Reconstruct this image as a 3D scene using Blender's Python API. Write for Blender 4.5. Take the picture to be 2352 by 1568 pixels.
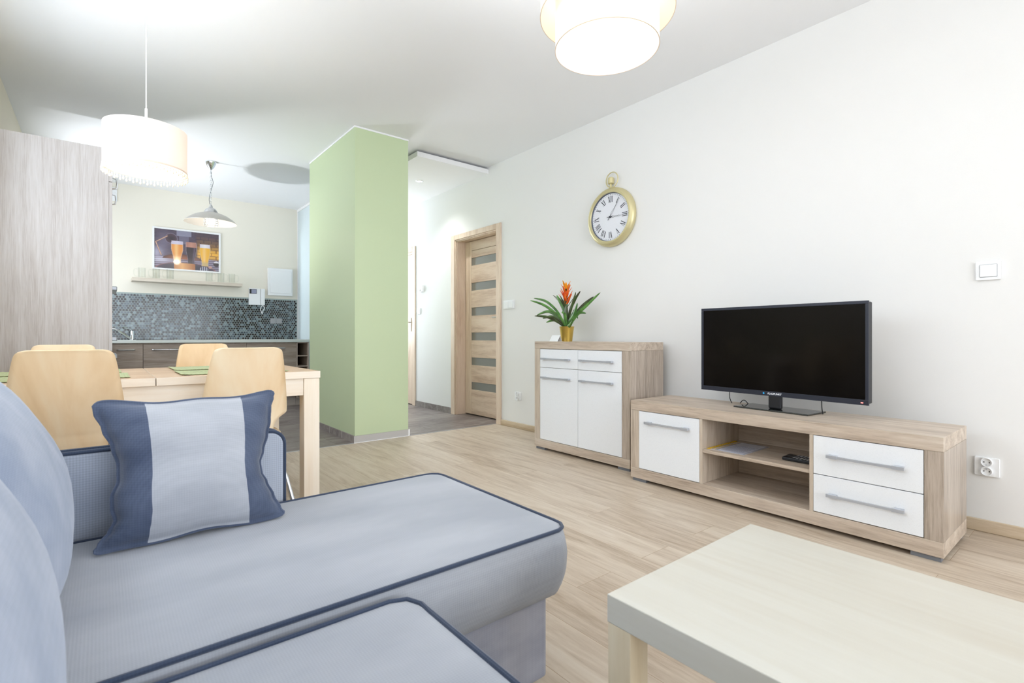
import bpy, bmesh, math, random
from mathutils import Vector, Matrix
random.seed(7)
PI = math.pi
scn = bpy.context.scene
for o in list(bpy.data.objects): bpy.data.objects.remove(o)
COL = scn.collection

# ------------------------------------------------------------------ camera, world, light, exposure
YAW = math.radians(39.1053)
cd = bpy.data.cameras.new('camera'); cam = bpy.data.objects.new('camera', cd); COL.objects.link(cam)
cam.location = (0, 0, 0.915); cam.rotation_euler = (PI/2, 0, -YAW)
cd.sensor_width = 36; cd.sensor_fit = 'HORIZONTAL'; cd.lens = 1160.71/2352*36
cd.shift_y = -12.283/2352; cd.clip_start = 0.02; cd.clip_end = 100
cd.dof.use_dof = True; cd.dof.focus_distance = 3.6; cd.dof.aperture_fstop = 7.1
scn.camera = cam
vs = scn.view_settings
vs.view_transform = 'Standard'; vs.look = 'None'; vs.gamma = 1.0; vs.exposure = 0.90; vs.use_curve_mapping = False

w = bpy.data.worlds.new('sky'); scn.world = w; w.use_nodes = True
bg = w.node_tree.nodes['Background']; bg.inputs[0].default_value = (0.72, 0.85, 1.0, 1); bg.inputs[1].default_value = 1.6

def area(name, loc, rot, sx, sy, power, col):
    l = bpy.data.lights.new(name, 'AREA'); l.shape = 'RECTANGLE'; l.size = sx; l.size_y = sy; l.energy = power; l.color = col
    o = bpy.data.objects.new(name, l); COL.objects.link(o); o.location = loc; o.rotation_euler = rot; return o
def point(name, loc, power, col, r=0.04):
    l = bpy.data.lights.new(name, 'POINT'); l.energy = power; l.color = col; l.shadow_soft_size = r
    o = bpy.data.objects.new(name, l); COL.objects.link(o); o.location = loc; return o
# daylight from unseen windows added behind and beside the camera, and the kitchen's low light from the left worktop
area('added_window_daylight', (1.35, -4.16, 1.40), (PI/2+0.85, 0, 0), 3.3, 2.3, 76, (0.92, 0.955, 1.0))
area('added_side_daylight', (-0.53, 1.35, 1.68), (PI/2+0.15, 0, -PI/2), 1.9, 1.2, 3, (0.92, 0.96, 1.0))  # area for the unseen left window, added to light the living room
area('kitchen_window_daylight', (-0.56, 6.55, 1.62), (PI/2, 0, -PI/2), 0.9, 1.0, 6, (0.88, 0.92, 1.0))
area('added_dining_daylight', (-0.53, 3.10, 1.92), (PI/2-0.35, 0, -PI/2), 1.9, 0.9, 4.2, (0.93, 0.965, 1.0))  # area for the unseen left window, added to light the dining side
l = bpy.data.lights.new('counter_light', 'SPOT'); l.energy = 68; l.color = (0.90, 0.95, 1.0); l.spot_size = 1.75; l.spot_blend = 0.9; l.shadow_soft_size = 0.05
o = bpy.data.objects.new('counter_light', l); COL.objects.link(o); o.location = (-0.30, 6.10, 1.02)
o.rotation_euler = Vector((1.2, -0.05, 1.35)).to_track_quat('-Z', 'Y').to_euler()
area('hall_fill', (2.70, 7.45, 1.6), (-PI/2, 0, 0), 0.9, 1.6, 26, (0.86, 0.93, 1.0))  # unseen fill added to brighten the hall; no window there

W, K, H, L, FR = 3.212, 7.557, 2.719, -0.545, -4.2

# ------------------------------------------------------------------ materials
def lin(c):
    return tuple(((v/255)/12.92 if v/255 <= 0.04045 else ((v/255+0.055)/1.055)**2.4) for v in c)
def newmat(name):
    m = bpy.data.materials.new(name); m.use_nodes = True
    nt = m.node_tree; return m, nt, nt.nodes, nt.links, nt.nodes['Principled BSDF']
def plain(name, c, rough=0.5, metal=0.0, spec=0.5, coat=0.0, bump=0.0, bscale=300):
    m, nt, N, Lk, b = newmat(name)
    b.inputs['Base Color'].default_value = (*lin(c), 1); b.inputs['Roughness'].default_value = rough
    b.inputs['Metallic'].default_value = metal; b.inputs['Specular IOR Level'].default_value = spec
    b.inputs['Coat Weight'].default_value = coat
    tc = N.new('ShaderNodeTexCoord'); n = N.new('ShaderNodeTexNoise'); n.inputs['Scale'].default_value = bscale
    Lk.new(tc.outputs['Object'], n.inputs['Vector'])
    if bump:
        bp = N.new('ShaderNodeBump'); bp.inputs['Strength'].default_value = bump; bp.inputs['Distance'].default_value = 0.002
        Lk.new(n.outputs['Fac'], bp.inputs['Height']); Lk.new(bp.outputs[0], b.inputs['Normal'])
    else:
        mr = N.new('ShaderNodeMapRange'); mr.inputs['To Min'].default_value = max(0, rough-0.03); mr.inputs['To Max'].default_value = rough+0.03
        Lk.new(n.outputs['Fac'], mr.inputs['Value']); Lk.new(mr.outputs[0], b.inputs['Roughness'])
    return m
def ramp(N, stops):
    r = N.new('ShaderNodeValToRGB'); e = r.color_ramp.elements
    while len(e) > 1: e.remove(e[0])
    e[0].position = stops[0][0]; e[0].color = (*lin(stops[0][1]), 1)
    for p, c in stops[1:]:
        k = e.new(p); k.color = (*lin(c), 1)
    return r
def wood(name, dark, mid, light, axis='y', rough=0.45, stretch=14, scale=9, fine=0.35, spec=0.4, figure=0.5):
    """grain runs along `axis` of object space"""
    m, nt, N, Lk, b = newmat(name)
    tc = N.new('ShaderNodeTexCoord'); mp = N.new('ShaderNodeMapping')
    s = [stretch, stretch, stretch]; s['xyz'.index(axis)] = 1.0
    mp.inputs['Scale'].default_value = s; Lk.new(tc.outputs['Object'], mp.inputs['Vector'])
    oi = N.new('ShaderNodeObjectInfo'); ad = N.new('ShaderNodeVectorMath'); ad.operation = 'ADD'
    ml = N.new('ShaderNodeMath'); ml.operation = 'MULTIPLY'; ml.inputs[1].default_value = 37.0
    Lk.new(oi.outputs['Random'], ml.inputs[0]); Lk.new(mp.outputs[0], ad.inputs[0]); Lk.new(ml.outputs[0], ad.inputs[1])
    n1 = N.new('ShaderNodeTexNoise'); n1.inputs['Scale'].default_value = scale*0.14; n1.inputs['Detail'].default_value = 4; n1.inputs['Distortion'].default_value = 1.2*figure
    n2 = N.new('ShaderNodeTexNoise'); n2.inputs['Scale'].default_value = scale; n2.inputs['Detail'].default_value = 6; n2.inputs['Roughness'].default_value = 0.65
    Lk.new(ad.outputs[0], n1.inputs['Vector']); Lk.new(ad.outputs[0], n2.inputs['Vector'])
    mx = N.new('ShaderNodeMix'); mx.data_type = 'FLOAT'; mx.inputs[0].default_value = fine
    Lk.new(n1.outputs['Fac'], mx.inputs[2]); Lk.new(n2.outputs['Fac'], mx.inputs[3])
    r = ramp(N, [(0.34, dark), (0.5, mid), (0.67, light)]); Lk.new(mx.outputs[0], r.inputs[0])
    Lk.new(r.outputs[0], b.inputs['Base Color']); b.inputs['Roughness'].default_value = rough; b.inputs['Specular IOR Level'].default_value = spec
    bp = N.new('ShaderNodeBump'); bp.inputs['Strength'].default_value = 0.08; bp.inputs['Distance'].default_value = 0.001
    Lk.new(n2.outputs['Fac'], bp.inputs['Height']); Lk.new(bp.outputs[0], b.inputs['Normal'])
    return m
def fabric(name, c, c2, period=0.0048, amt=0.10, mott=2.6, bump=0.35):
    m, nt, N, Lk, b = newmat(name)
    tc = N.new('ShaderNodeTexCoord'); sp = N.new('ShaderNodeSeparateXYZ'); Lk.new(tc.outputs['Object'], sp.inputs[0])
    outs = []
    for i in range(3):
        a = N.new('ShaderNodeMath'); a.operation = 'MULTIPLY'; a.inputs[1].default_value = 2*PI/period; Lk.new(sp.outputs[i], a.inputs[0])
        s = N.new('ShaderNodeMath'); s.operation = 'SINE'; Lk.new(a.outputs[0], s.inputs[0]); outs.append(s)
    a1 = N.new('ShaderNodeMath'); a1.operation = 'ADD'; Lk.new(outs[0].outputs[0], a1.inputs[0]); Lk.new(outs[1].outputs[0], a1.inputs[1])
    a2 = N.new('ShaderNodeMath'); a2.operation = 'ADD'; Lk.new(a1.outputs[0], a2.inputs[0]); Lk.new(outs[2].outputs[0], a2.inputs[1])
    mr = N.new('ShaderNodeMapRange'); mr.inputs['From Min'].default_value = -2.4; mr.inputs['From Max'].default_value = 2.4; Lk.new(a2.outputs[0], mr.inputs['Value'])
    mp = N.new('ShaderNodeMapping'); mp.inputs['Scale'].default_value = (0.8, 1.9, 1.6); Lk.new(tc.outputs['Object'], mp.inputs[0])
    n = N.new('ShaderNodeTexNoise'); n.inputs['Scale'].default_value = mott; n.inputs['Detail'].default_value = 5; Lk.new(mp.outputs[0], n.inputs['Vector'])
    r = ramp(N, [(0.36, c), (0.64, c2)]); Lk.new(n.outputs['Fac'], r.inputs[0])
    mx = N.new('ShaderNodeMix'); mx.data_type = 'RGBA'; mx.blend_type = 'MULTIPLY'; mx.inputs[0].default_value = amt
    Lk.new(r.outputs[0], mx.inputs[6]); Lk.new(mr.outputs[0], mx.inputs[7]); Lk.new(mx.outputs[2], b.inputs['Base Color'])
    b.inputs['Roughness'].default_value = 0.9; b.inputs['Specular IOR Level'].default_value = 0.15
    b.inputs['Sheen Weight'].default_value = 0.25; b.inputs['Sheen Roughness'].default_value = 0.5
    bp = N.new('ShaderNodeBump'); bp.inputs['Strength'].default_value = bump; bp.inputs['Distance'].default_value = 0.0008
    Lk.new(mr.outputs[0], bp.inputs['Height']); Lk.new(bp.outputs[0], b.inputs['Normal'])
    return m
def glow(name, c, strength, base=(255, 250, 240), trans=0.4):
    """lamp fabric / diffuser: lets light through and glows softly"""
    m, nt, N, Lk, b = newmat(name)
    N.remove(b); out = N['Material Output']
    d = N.new('ShaderNodeBsdfDiffuse'); t = N.new('ShaderNodeBsdfTranslucent'); e = N.new('ShaderNodeEmission')
    d.inputs[0].default_value = (*lin(base), 1); t.inputs[0].default_value = (*lin(base), 1)
    e.inputs[0].default_value = (*lin(c), 1); e.inputs[1].default_value = strength
    mx = N.new('ShaderNodeMixShader'); mx.inputs[0].default_value = trans; Lk.new(d.outputs[0], mx.inputs[1]); Lk.new(t.outputs[0], mx.inputs[2])
    ad = N.new('ShaderNodeAddShader'); Lk.new(mx.outputs[0], ad.inputs[0]); Lk.new(e.outputs[0], ad.inputs[1]); Lk.new(ad.outputs[0], out.inputs[0])
    return m
def glassy(name, c, rough=0.0, mixw=0.35):
    """thin clear or frosted glass: transparent / glossy / a little diffuse"""
    m, nt, N, Lk, b = newmat(name); N.remove(b); out = N['Material Output']
    t = N.new('ShaderNodeBsdfTransparent'); t.inputs[0].default_value = (*lin(c), 1)
    g = N.new('ShaderNodeBsdfGlossy'); g.inputs['Roughness'].default_value = rough+0.02
    lw = N.new('ShaderNodeLayerWeight'); lw.inputs[0].default_value = mixw
    mx = N.new('ShaderNodeMixShader'); Lk.new(lw.outputs['Facing'], mx.inputs[0]); Lk.new(t.outputs[0], mx.inputs[1]); Lk.new(g.outputs[0], mx.inputs[2])
    Lk.new(mx.outputs[0], out.inputs[0]); return m
def planks(name, pal, plank_l, plank_w, along, grain, rough, mortar, mortc):
    m, nt, N, Lk, b = newmat(name)
    tc = N.new('ShaderNodeTexCoord'); mp = N.new('ShaderNodeMapping')
    if along == 'y': mp.inputs['Rotation'].default_value = (0, 0, PI/2)
    Lk.new(tc.outputs['Object'], mp.inputs[0])
    br = N.new('ShaderNodeTexBrick'); br.offset = 0.37; br.offset_frequency = 2
    br.inputs['Scale'].default_value = 1; br.inputs['Brick Width'].default_value = plank_l; br.inputs['Row Height'].default_value = plank_w
    br.inputs['Mortar Size'].default_value = mortar; br.inputs['Mortar Smooth'].default_value = 0.3; br.inputs['Bias'].default_value = 0
    br.inputs['Color1'].default_value = (0, 0, 0, 1); br.inputs['Color2'].default_value = (1, 1, 1, 1); br.inputs['Mortar'].default_value = (0.5, 0.5, 0.5, 1)
    Lk.new(mp.outputs[0], br.inputs['Vector'])
    ml = N.new('ShaderNodeVectorMath'); ml.operation = 'SCALE'; ml.inputs['Scale'].default_value = 23.0; Lk.new(br.outputs['Color'], ml.inputs[0])
    ad = N.new('ShaderNodeVectorMath'); ad.operation = 'ADD'; Lk.new(mp.outputs[0], ad.inputs[0]); Lk.new(ml.outputs[0], ad.inputs[1])
    m2 = N.new('ShaderNodeMapping'); m2.inputs['Scale'].default_value = grain; Lk.new(ad.outputs[0], m2.inputs[0])
    n1 = N.new('ShaderNodeTexNoise'); n1.inputs['Scale'].default_value = 1.0; n1.inputs['Detail'].default_value = 5; n1.inputs['Distortion'].default_value = 1.4; n1.inputs['Roughness'].default_value = 0.55
    n2 = N.new('ShaderNodeTexNoise'); n2.inputs['Scale'].default_value = 7.0; n2.inputs['Detail'].default_value = 6; n2.inputs['Roughness'].default_value = 0.7
    Lk.new(m2.outputs[0], n1.inputs['Vector']); Lk.new(m2.outputs[0], n2.inputs['Vector'])
    mx = N.new('ShaderNodeMix'); mx.data_type = 'FLOAT'; mx.inputs[0].default_value = 0.38
    Lk.new(n1.outputs['Fac'], mx.inputs[2]); Lk.new(n2.outputs['Fac'], mx.inputs[3])
    tn = N.new('ShaderNodeMath'); tn.operation = 'MULTIPLY_ADD'; tn.inputs[1].default_value = 0.13; tn.inputs[2].default_value = -0.065; Lk.new(br.outputs['Color'], tn.inputs[0])
    a3 = N.new('ShaderNodeMath'); a3.operation = 'ADD'; Lk.new(mx.outputs[0], a3.inputs[0]); Lk.new(tn.outputs[0], a3.inputs[1])
    r = ramp(N, pal); Lk.new(a3.outputs[0], r.inputs[0])
    mm = N.new('ShaderNodeMix'); mm.data_type = 'RGBA'; Lk.new(br.outputs['Fac'], mm.inputs[0]); Lk.new(r.outputs[0], mm.inputs[6]); mm.inputs[7].default_value = (*lin(mortc), 1)
    Lk.new(mm.outputs[2], b.inputs['Base Color']); b.inputs['Roughness'].default_value = rough; b.inputs['Specular IOR Level'].default_value = 0.4
    bp = N.new('ShaderNodeBump'); bp.inputs['Strength'].default_value = 0.1; bp.inputs['Distance'].default_value = 0.001
    Lk.new(n2.outputs['Fac'], bp.inputs['Height']); Lk.new(bp.outputs[0], b.inputs['Normal'])
    return m
def vcol(name, rough=0.3, coat=0.0):
    m, nt, N, Lk, b = newmat(name); a = N.new('ShaderNodeVertexColor'); a.layer_name = 'Col'
    Lk.new(a.outputs[0], b.inputs['Base Color']); b.inputs['Roughness'].default_value = rough; b.inputs['Coat Weight'].default_value = coat; b.inputs['Coat Roughness'].default_value = 0.05
    return m
def brushed(name, c, rough=0.25):
    return plain(name, c, rough, metal=1.0)

M = {}
M['wall'] = plain('wall_paint', (240, 239, 237), 0.85, spec=0.2, bump=0.12, bscale=260)
M['wall_k'] = plain('kitchen_wall_paint', (242, 237, 224), 0.85, spec=0.2, bump=0.12, bscale=260)
M['wall_l'] = plain('left_wall_paint', (232, 224, 208), 0.85, spec=0.2, bump=0.12, bscale=260)
M['ceil'] = plain('ceiling_paint', (243, 243, 244), 0.9, spec=0.15, bump=0.1, bscale=260)
M['green'] = plain('green_paint', (203, 217, 178), 0.42, spec=0.35, bump=0.12, bscale=220)
M['white'] = plain('white_plastic', (245, 246, 247), 0.35)
M['trimw'] = plain('white_trim', (248, 248, 248), 0.5)
M['board'] = plain('white_board_paint', (244, 243, 243), 0.8, spec=0.2)
M['lacq'] = plain('white_lacquer', (243, 245, 248), 0.28, spec=0.45)
M['black'] = plain('black_plastic', (26, 27, 32), 0.4)
M['dark'] = plain('dark_gap', (22, 20, 20), 0.8)
M['bezel'] = plain('charcoal_bezel', (36, 40, 54), 0.42)
M['screen'] = plain('tv_screen', (12, 10, 10), 0.12, spec=0.18)
M['bglass'] = plain('black_glass', (30, 34, 32), 0.06, coat=0.5)
M['silver'] = plain('satin_silver', (186, 189, 196), 0.35, metal=0.35)
M['silver2'] = plain('silver_plastic', (178, 178, 182), 0.4, metal=0.3)
M['chrome'] = brushed('chrome', (222, 224, 228), 0.09)
M['steel'] = brushed('brushed_steel', (196, 196, 196), 0.28)
M['gold'] = plain('satin_gold', (214, 203, 158), 0.4, metal=0.5)
M['goldpot'] = plain('gold_pot_metal', (208, 178, 92), 0.3, metal=0.9)
M['dial'] = plain('clock_dial', (240, 241, 248), 0.4)
M['ink'] = plain('dark_ink', (38, 40, 52), 0.5)
M['foot'] = plain('grey_foot', (120, 122, 128), 0.5)
M['tape'] = plain('yellow_strip', (246, 200, 20), 0.4)
M['sheet'] = plain('pocket_sheet', (198, 200, 214), 0.18, coat=0.4)
M['print'] = plain('grey_print', (150, 154, 178), 0.5)
M['sonoma_y'] = wood('sonoma_oak_y', (164, 146, 129), (201, 184, 166), (219, 206, 191), 'y', 0.42, 14, 9, 0.42)
M['sonoma_z'] = wood('sonoma_oak_z', (170, 152, 134), (203, 187, 169), (219, 206, 191), 'z', 0.42, 14, 9, 0.42)
M['sonoma_x'] = wood('sonoma_oak_x', (164, 146, 129), (201, 184, 166), (219, 206, 191), 'x', 0.42, 14, 9, 0.42)
M['sonoma_shaded'] = wood('sonoma_shaded', (140, 126, 112), (180, 165, 150), (202, 189, 175), 'z', 0.32, 18, 9, 0.5)  # darker copy of sonoma oak; shade on the near sides put into colour
M['door_y'] = wood('door_oak_y', (196, 166, 142), (226, 202, 180), (236, 216, 196), 'y', 0.45, 10, 9, 0.38)
M['door_z'] = wood('door_oak_z', (202, 174, 150), (226, 203, 181), (236, 216, 196), 'z', 0.45, 12, 9, 0.4)
M['skirt_wood'] = wood('skirting_wood', (176, 152, 122), (204, 184, 156), (220, 204, 182), 'y', 0.5, 12, 9, 0.4)
M['tall'] = wood('pale_ash_panel', (184, 174, 168), (204, 197, 193), (216, 211, 209), 'z', 0.5, 26, 7, 0.55)
M['kfront'] = wood('grey_brown_front', (128, 112, 100), (160, 144, 131), (184, 170, 158), 'x', 0.4, 20, 7, 0.5)
M['kcarc'] = wood('kitchen_carcass', (160, 140, 124), (190, 172, 158), (205, 190, 178), 'z', 0.5, 16, 8, 0.5)
M['plinth'] = wood('kitchen_plinth', (160, 148, 140), (186, 174, 166), (200, 190, 182), 'x', 0.5, 16, 8, 0.5)
M['shelfw'] = wood('shelf_wood', (196, 184, 168), (216, 205, 190), (226, 216, 202), 'x', 0.5, 16, 8, 0.4)
M['worktop'] = plain('worktop_laminate', (214, 219, 214), 0.35, bscale=900)
M['birch_x'] = wood('birch_top_x', (186, 152, 120), (204, 172, 140), (214, 186, 156), 'x', 0.42, 14, 6, 0.3, figure=0.3)
M['birch_ex'] = wood('birch_edge_x', (232, 214, 192), (244, 230, 212), (248, 238, 224), 'x', 0.5, 16, 6, 0.3, figure=0.3)
M['birch_ez'] = wood('birch_edge_z', (230, 210, 184), (243, 227, 205), (248, 236, 218), 'z', 0.5, 16, 6, 0.3, figure=0.3)
M['shell'] = wood('bent_birch_shell', (226, 190, 142), (243, 214, 174), (250, 230, 198), 'z', 0.38, 7, 4, 0.12, figure=1.2)
M['coffee'] = wood('pale_birch_effect', (196, 189, 174), (204, 200, 188), (210, 208, 199), 'y', 0.3, 16, 3.2, 0.25, figure=0.2)
M['coffee_leg'] = wood('pale_birch_leg', (200, 182, 148), (222, 206, 176), (232, 220, 196), 'z', 0.4, 12, 5, 0.3, figure=0.3)
M['sofa'] = fabric('sofa_fabric', (156, 160, 168), (174, 177, 184))
M['sofa_side'] = fabric('sofa_side_fabric', (142, 144, 156), (166, 167, 177), mott=7)
M['cushf'] = fabric('cushion_fabric', (146, 157, 178), (168, 176, 193), 0.003, 0.08, 6, 0.2)
M['arm'] = fabric('arm_fabric', (172, 180, 196), (188, 194, 206), 0.006, 0.25, 3, 0.5)
M['navy'] = fabric('navy_piping', (54, 64, 84), (66, 76, 96), 0.005, 0.2)
M['pdark'] = fabric('pillow_dark', (72, 82, 104), (90, 100, 122), 0.0052, 0.18, 8)
M['plight'] = fabric('pillow_light', (164, 167, 174), (180, 183, 190), 0.0052, 0.07, 8, 0.2)
M['leaf'] = None
M['glass'] = glassy('clear_glass', (252, 253, 252), 0.0, 0.06)
M['smoke'] = glassy('lamp_glass', (150, 146, 138), 0.1, 0.3)
M['crystal'] = plain('crystal_bead', (250, 236, 214), 0.08, spec=0.9)
M['shade'] = glow('pendant_shade', (255, 232, 218), 0.12, (232, 220, 212), 0.10)
M['shade_in'] = glow('pendant_shade_lining', (255, 238, 190), 0.40, (240, 232, 210), 0.10)
M['shade2'] = glow('drum_shade', (255, 250, 246), 0.10, (228, 227, 226), 0.08)
M['shade2_out'] = glow('outer_drum_shade', (255, 238, 200), 0.2, (236, 224, 204), 0.10)
M['diff'] = glow('lamp_diffuser', (255, 248, 216), 0.40, (230, 226, 208), 0.08)
M['bulb'] = glow('bulb', (255, 236, 200), 18)
M['spot'] = glow('spot_bulb', (255, 244, 226), 12)
M['frost'] = glow('frosted_glass', (214, 238, 244), 0.0, (226, 234, 236), 0.25)
M['floor'] = planks('oak_laminate', [(0.30, (164, 144, 122)), (0.47, (194, 177, 157)), (0.58, (206, 191, 172)), (0.74, (216, 204, 188))], 1.28, 0.192, 'y', (1.3, 13, 1), 0.42, 0.0012, (168, 144, 118))
M['floor_k'] = planks('grey_vinyl', [(0.28, (86, 76, 72)), (0.45, (122, 112, 108)), (0.6, (146, 137, 132)), (0.78, (176, 166, 158))], 0.95, 0.305, 'x', (2.4, 11, 1), 0.42, 0.003, (104, 96, 92))
M['skirt_tile'] = planks('grey_skirting_tile', [(0.28, (112, 104, 102)), (0.5, (146, 138, 134)), (0.75, (172, 164, 158))], 0.3, 0.3, 'x', (9, 9, 9), 0.5, 0.004, (196, 192, 188))
M['mat'] = fabric('green_placemat', (178, 190, 130), (196, 206, 152), 0.009, 0.3)
def leafmat(name, c1, c2):
    m, nt, N, Lk, b = newmat(name); tc = N.new('ShaderNodeTexCoord'); n = N.new('ShaderNodeTexNoise'); n.inputs['Scale'].default_value = 18
    Lk.new(tc.outputs['Object'], n.inputs['Vector']); r = ramp(N, [(0.35, c1), (0.65, c2)]); Lk.new(n.outputs['Fac'], r.inputs[0])
    Lk.new(r.outputs[0], b.inputs['Base Color']); b.inputs['Roughness'].default_value = 0.4; return m
M['leaf'] = leafmat('leaf_green', (66, 112, 50), (104, 156, 76))
M['leaf2'] = leafmat('leaf_dark', (60, 60, 36), (70, 96, 44))
M['bract'] = leafmat('orange_bract', (226, 62, 26), (248, 120, 34))
M['bract2'] = leafmat('yellow_bract', (250, 140, 20), (252, 190, 50))
M['soil'] = plain('potting_soil', (58, 40, 30), 0.9)

# ------------------------------------------------------------------ geometry helpers
class MB:
    def __init__(s): s.v = []; s.f = []; s.mi = []; s.cur = 0
    def add(s, vs, fs):
        k = len(s.v); s.v += [tuple(v) for v in vs]; s.f += [[i+k for i in f] for f in fs]; s.mi += [s.cur]*len(fs); return s
    def box(s, x0, x1, y0, y1, z0, z1):
        v = [(x, y, z) for z in (z0, z1) for y in (y0, y1) for x in (x0, x1)]
        return s.add(v, [(0, 2, 3, 1), (4, 5, 7, 6), (0, 1, 5, 4), (2, 6, 7, 3), (0, 4, 6, 2), (1, 3, 7, 5)])
    def lathe(s, prof, c=(0, 0, 0), n=32, axis='z', cap=True):
        """prof: list of (r, h)"""
        vs = []
        for r, h in prof:
            for i in range(n):
                a = 2*PI*i/n; p, q = r*math.cos(a), r*math.sin(a)
                v = {'z': (p, q, h), 'x': (h, p, q), 'y': (q, h, p)}[axis]
                vs.append((v[0]+c[0], v[1]+c[1], v[2]+c[2]))
        fs = []
        for j in range(len(prof)-1):
            for i in range(n):
                k = (i+1) % n; fs.append((j*n+i, j*n+k, (j+1)*n+k, (j+1)*n+i))
        if cap:
            fs.append(tuple(range(n))[::-1]); fs.append(tuple(range((len(prof)-1)*n, len(prof)*n)))
        return s.add(vs, fs)
    def tube(s, pts, r, n=8, closed=False, cap=True, rs=None):
        pts = [Vector(p) for p in pts]; m = len(pts); vs = []
        up = None
        for i, p in enumerate(pts):
            if closed: t = pts[(i+1) % m]-pts[i-1]
            else: t = pts[min(i+1, m-1)]-pts[max(i-1, 0)]
            t = t.normalized() if t.length > 1e-9 else Vector((0, 0, 1))
            if up is None: up = t.orthogonal().normalized()
            up = (up-t*up.dot(t)); up = up.normalized() if up.length > 1e-6 else t.orthogonal().normalized()
            b = t.cross(up); rr = rs[i] if rs else r
            for k in range(n):
                a = 2*PI*k/n; vs.append(p+up*(rr*math.cos(a))+b*(rr*math.sin(a)))
        fs = []
        for i in range(m if closed else m-1):
            j = (i+1) % m
            for k in range(n): l = (k+1) % n; fs.append((i*n+k, i*n+l, j*n+l, j*n+k))
        if cap and not closed: fs.append(tuple(range(n))[::-1]); fs.append(tuple(range((m-1)*n, m*n)))
        return s.add(vs, fs)
    def prism(s, poly, axis, a0, a1):
        """poly: 2D points in the plane normal to axis"""
        n = len(poly)
        def p3(u, v, a): return {'x': (a, u, v), 'y': (u, a, v), 'z': (u, v, a)}[axis]
        vs = [p3(u, v, a0) for u, v in poly]+[p3(u, v, a1) for u, v in poly]
        fs = [tuple(range(n))[::-1], tuple(range(n, 2*n))]+[(i, (i+1) % n, n+(i+1) % n, n+i) for i in range(n)]
        return s.add(vs, fs)
    def grid(s, fn, nu, nv):
        vs = [fn(i/nu, j/nv) for j in range(nv+1) for i in range(nu+1)]
        return s.add(vs, [(j*(nu+1)+i, j*(nu+1)+i+1, (j+1)*(nu+1)+i+1, (j+1)*(nu+1)+i) for j in range(nv) for i in range(nu)])

def build(name, mb, mat, parent=None, bevel=0.0, smooth=False, label=None, seg=2, angle=35, world=True, subsurf=0):
    me = bpy.data.meshes.new(name); off = Vector((0, 0, 0))
    if parent is not None and world:
        p = parent
        while p is not None: off += Vector(p.location); p = p.parent
    me.from_pydata([tuple(Vector(v)-off) for v in mb.v], [], mb.f)
    mats = mat if isinstance(mat, (list, tuple)) else [mat]
    for m in mats: me.materials.append(m)
    if len(mats) > 1: me.polygons.foreach_set('material_index', mb.mi)
    bm = bmesh.new(); bm.from_mesh(me); bmesh.ops.recalc_face_normals(bm, faces=bm.faces); bm.to_mesh(me); bm.free()
    me.validate(); me.update()
    o = bpy.data.objects.new(name, me); COL.objects.link(o)
    if parent is not None: o.parent = parent
    if smooth:
        me.polygons.foreach_set('use_smooth', [True]*len(me.polygons))
        if angle < 180:
            bm = bmesh.new(); bm.from_mesh(me); ca = math.radians(angle)
            for e in bm.edges:
                if len(e.link_faces) == 2 and e.calc_face_angle(0) > ca: e.smooth = False
            bm.to_mesh(me); bm.free()
    if subsurf:
        md = o.modifiers.new('sub', 'SUBSURF'); md.levels = subsurf; md.render_levels = subsurf
    if bevel:
        md = o.modifiers.new('bevel', 'BEVEL'); md.width = bevel; md.segments = seg; md.limit_method = 'ANGLE'; md.angle_limit = math.radians(40)
    if label: o['label'] = label
    return o
def tag(o, label, cat, group=None, kind=None):
    o['label'] = label; o['category'] = cat
    if group: o['group'] = group
    if kind: o['kind'] = kind
    return o
def thing(name, label, cat, loc=(0, 0, 0), rotz=0, group=None):
    o = bpy.data.objects.new(name, None); COL.objects.link(o); o.location = loc; o.rotation_euler = (0, 0, rotz); o.empty_display_size = 0.1
    return tag(o, label, cat, group)
def struct_empty(name, label, loc=(0, 0, 0)):
    o = bpy.data.objects.new(name, None); COL.objects.link(o); o.location = loc; o['label'] = label; o['kind'] = 'structure'; return o
def struct(name, mb, mat, label=None, bevel=0, **kw):
    o = build(name, mb, mat, None, bevel, **kw); o['kind'] = 'structure'
    if label: o['label'] = label
    return o
def kids(o): return [c for c in bpy.data.objects if c.parent == o]
def copy_tree(o, parent=None):
    c = o.copy(); COL.objects.link(c)
    if parent is not None: c.parent = parent
    for ch in kids(o): copy_tree(ch, c)
    return c
def catmull(P, n):
    out = []; m = len(P)
    for i in range(m-1):
        p0, p1, p2, p3 = P[max(i-1, 0)], P[i], P[i+1], P[min(i+2, m-1)]
        for k in range(n):
            t = k/n
            out.append(tuple(0.5*((2*b)+(-a+c)*t+(2*a-5*b+4*c-d)*t*t+(-a+3*b-3*c+d)*t**3) for a, b, c, d in zip(p0, p1, p2, p3)))
    out.append(tuple(P[-1])); return out
def rrect(u0, u1, v0, v1, r, n=5):
    out = []
    for cx, cy, a0 in ((u1-r, v1-r, 0), (u0+r, v1-r, PI/2), (u0+r, v0+r, PI), (u1-r, v0+r, 1.5*PI)):
        for k in range(n+1): a = a0+PI/2*k/n; out.append((cx+r*math.cos(a), cy+r*math.sin(a)))
    return out

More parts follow.
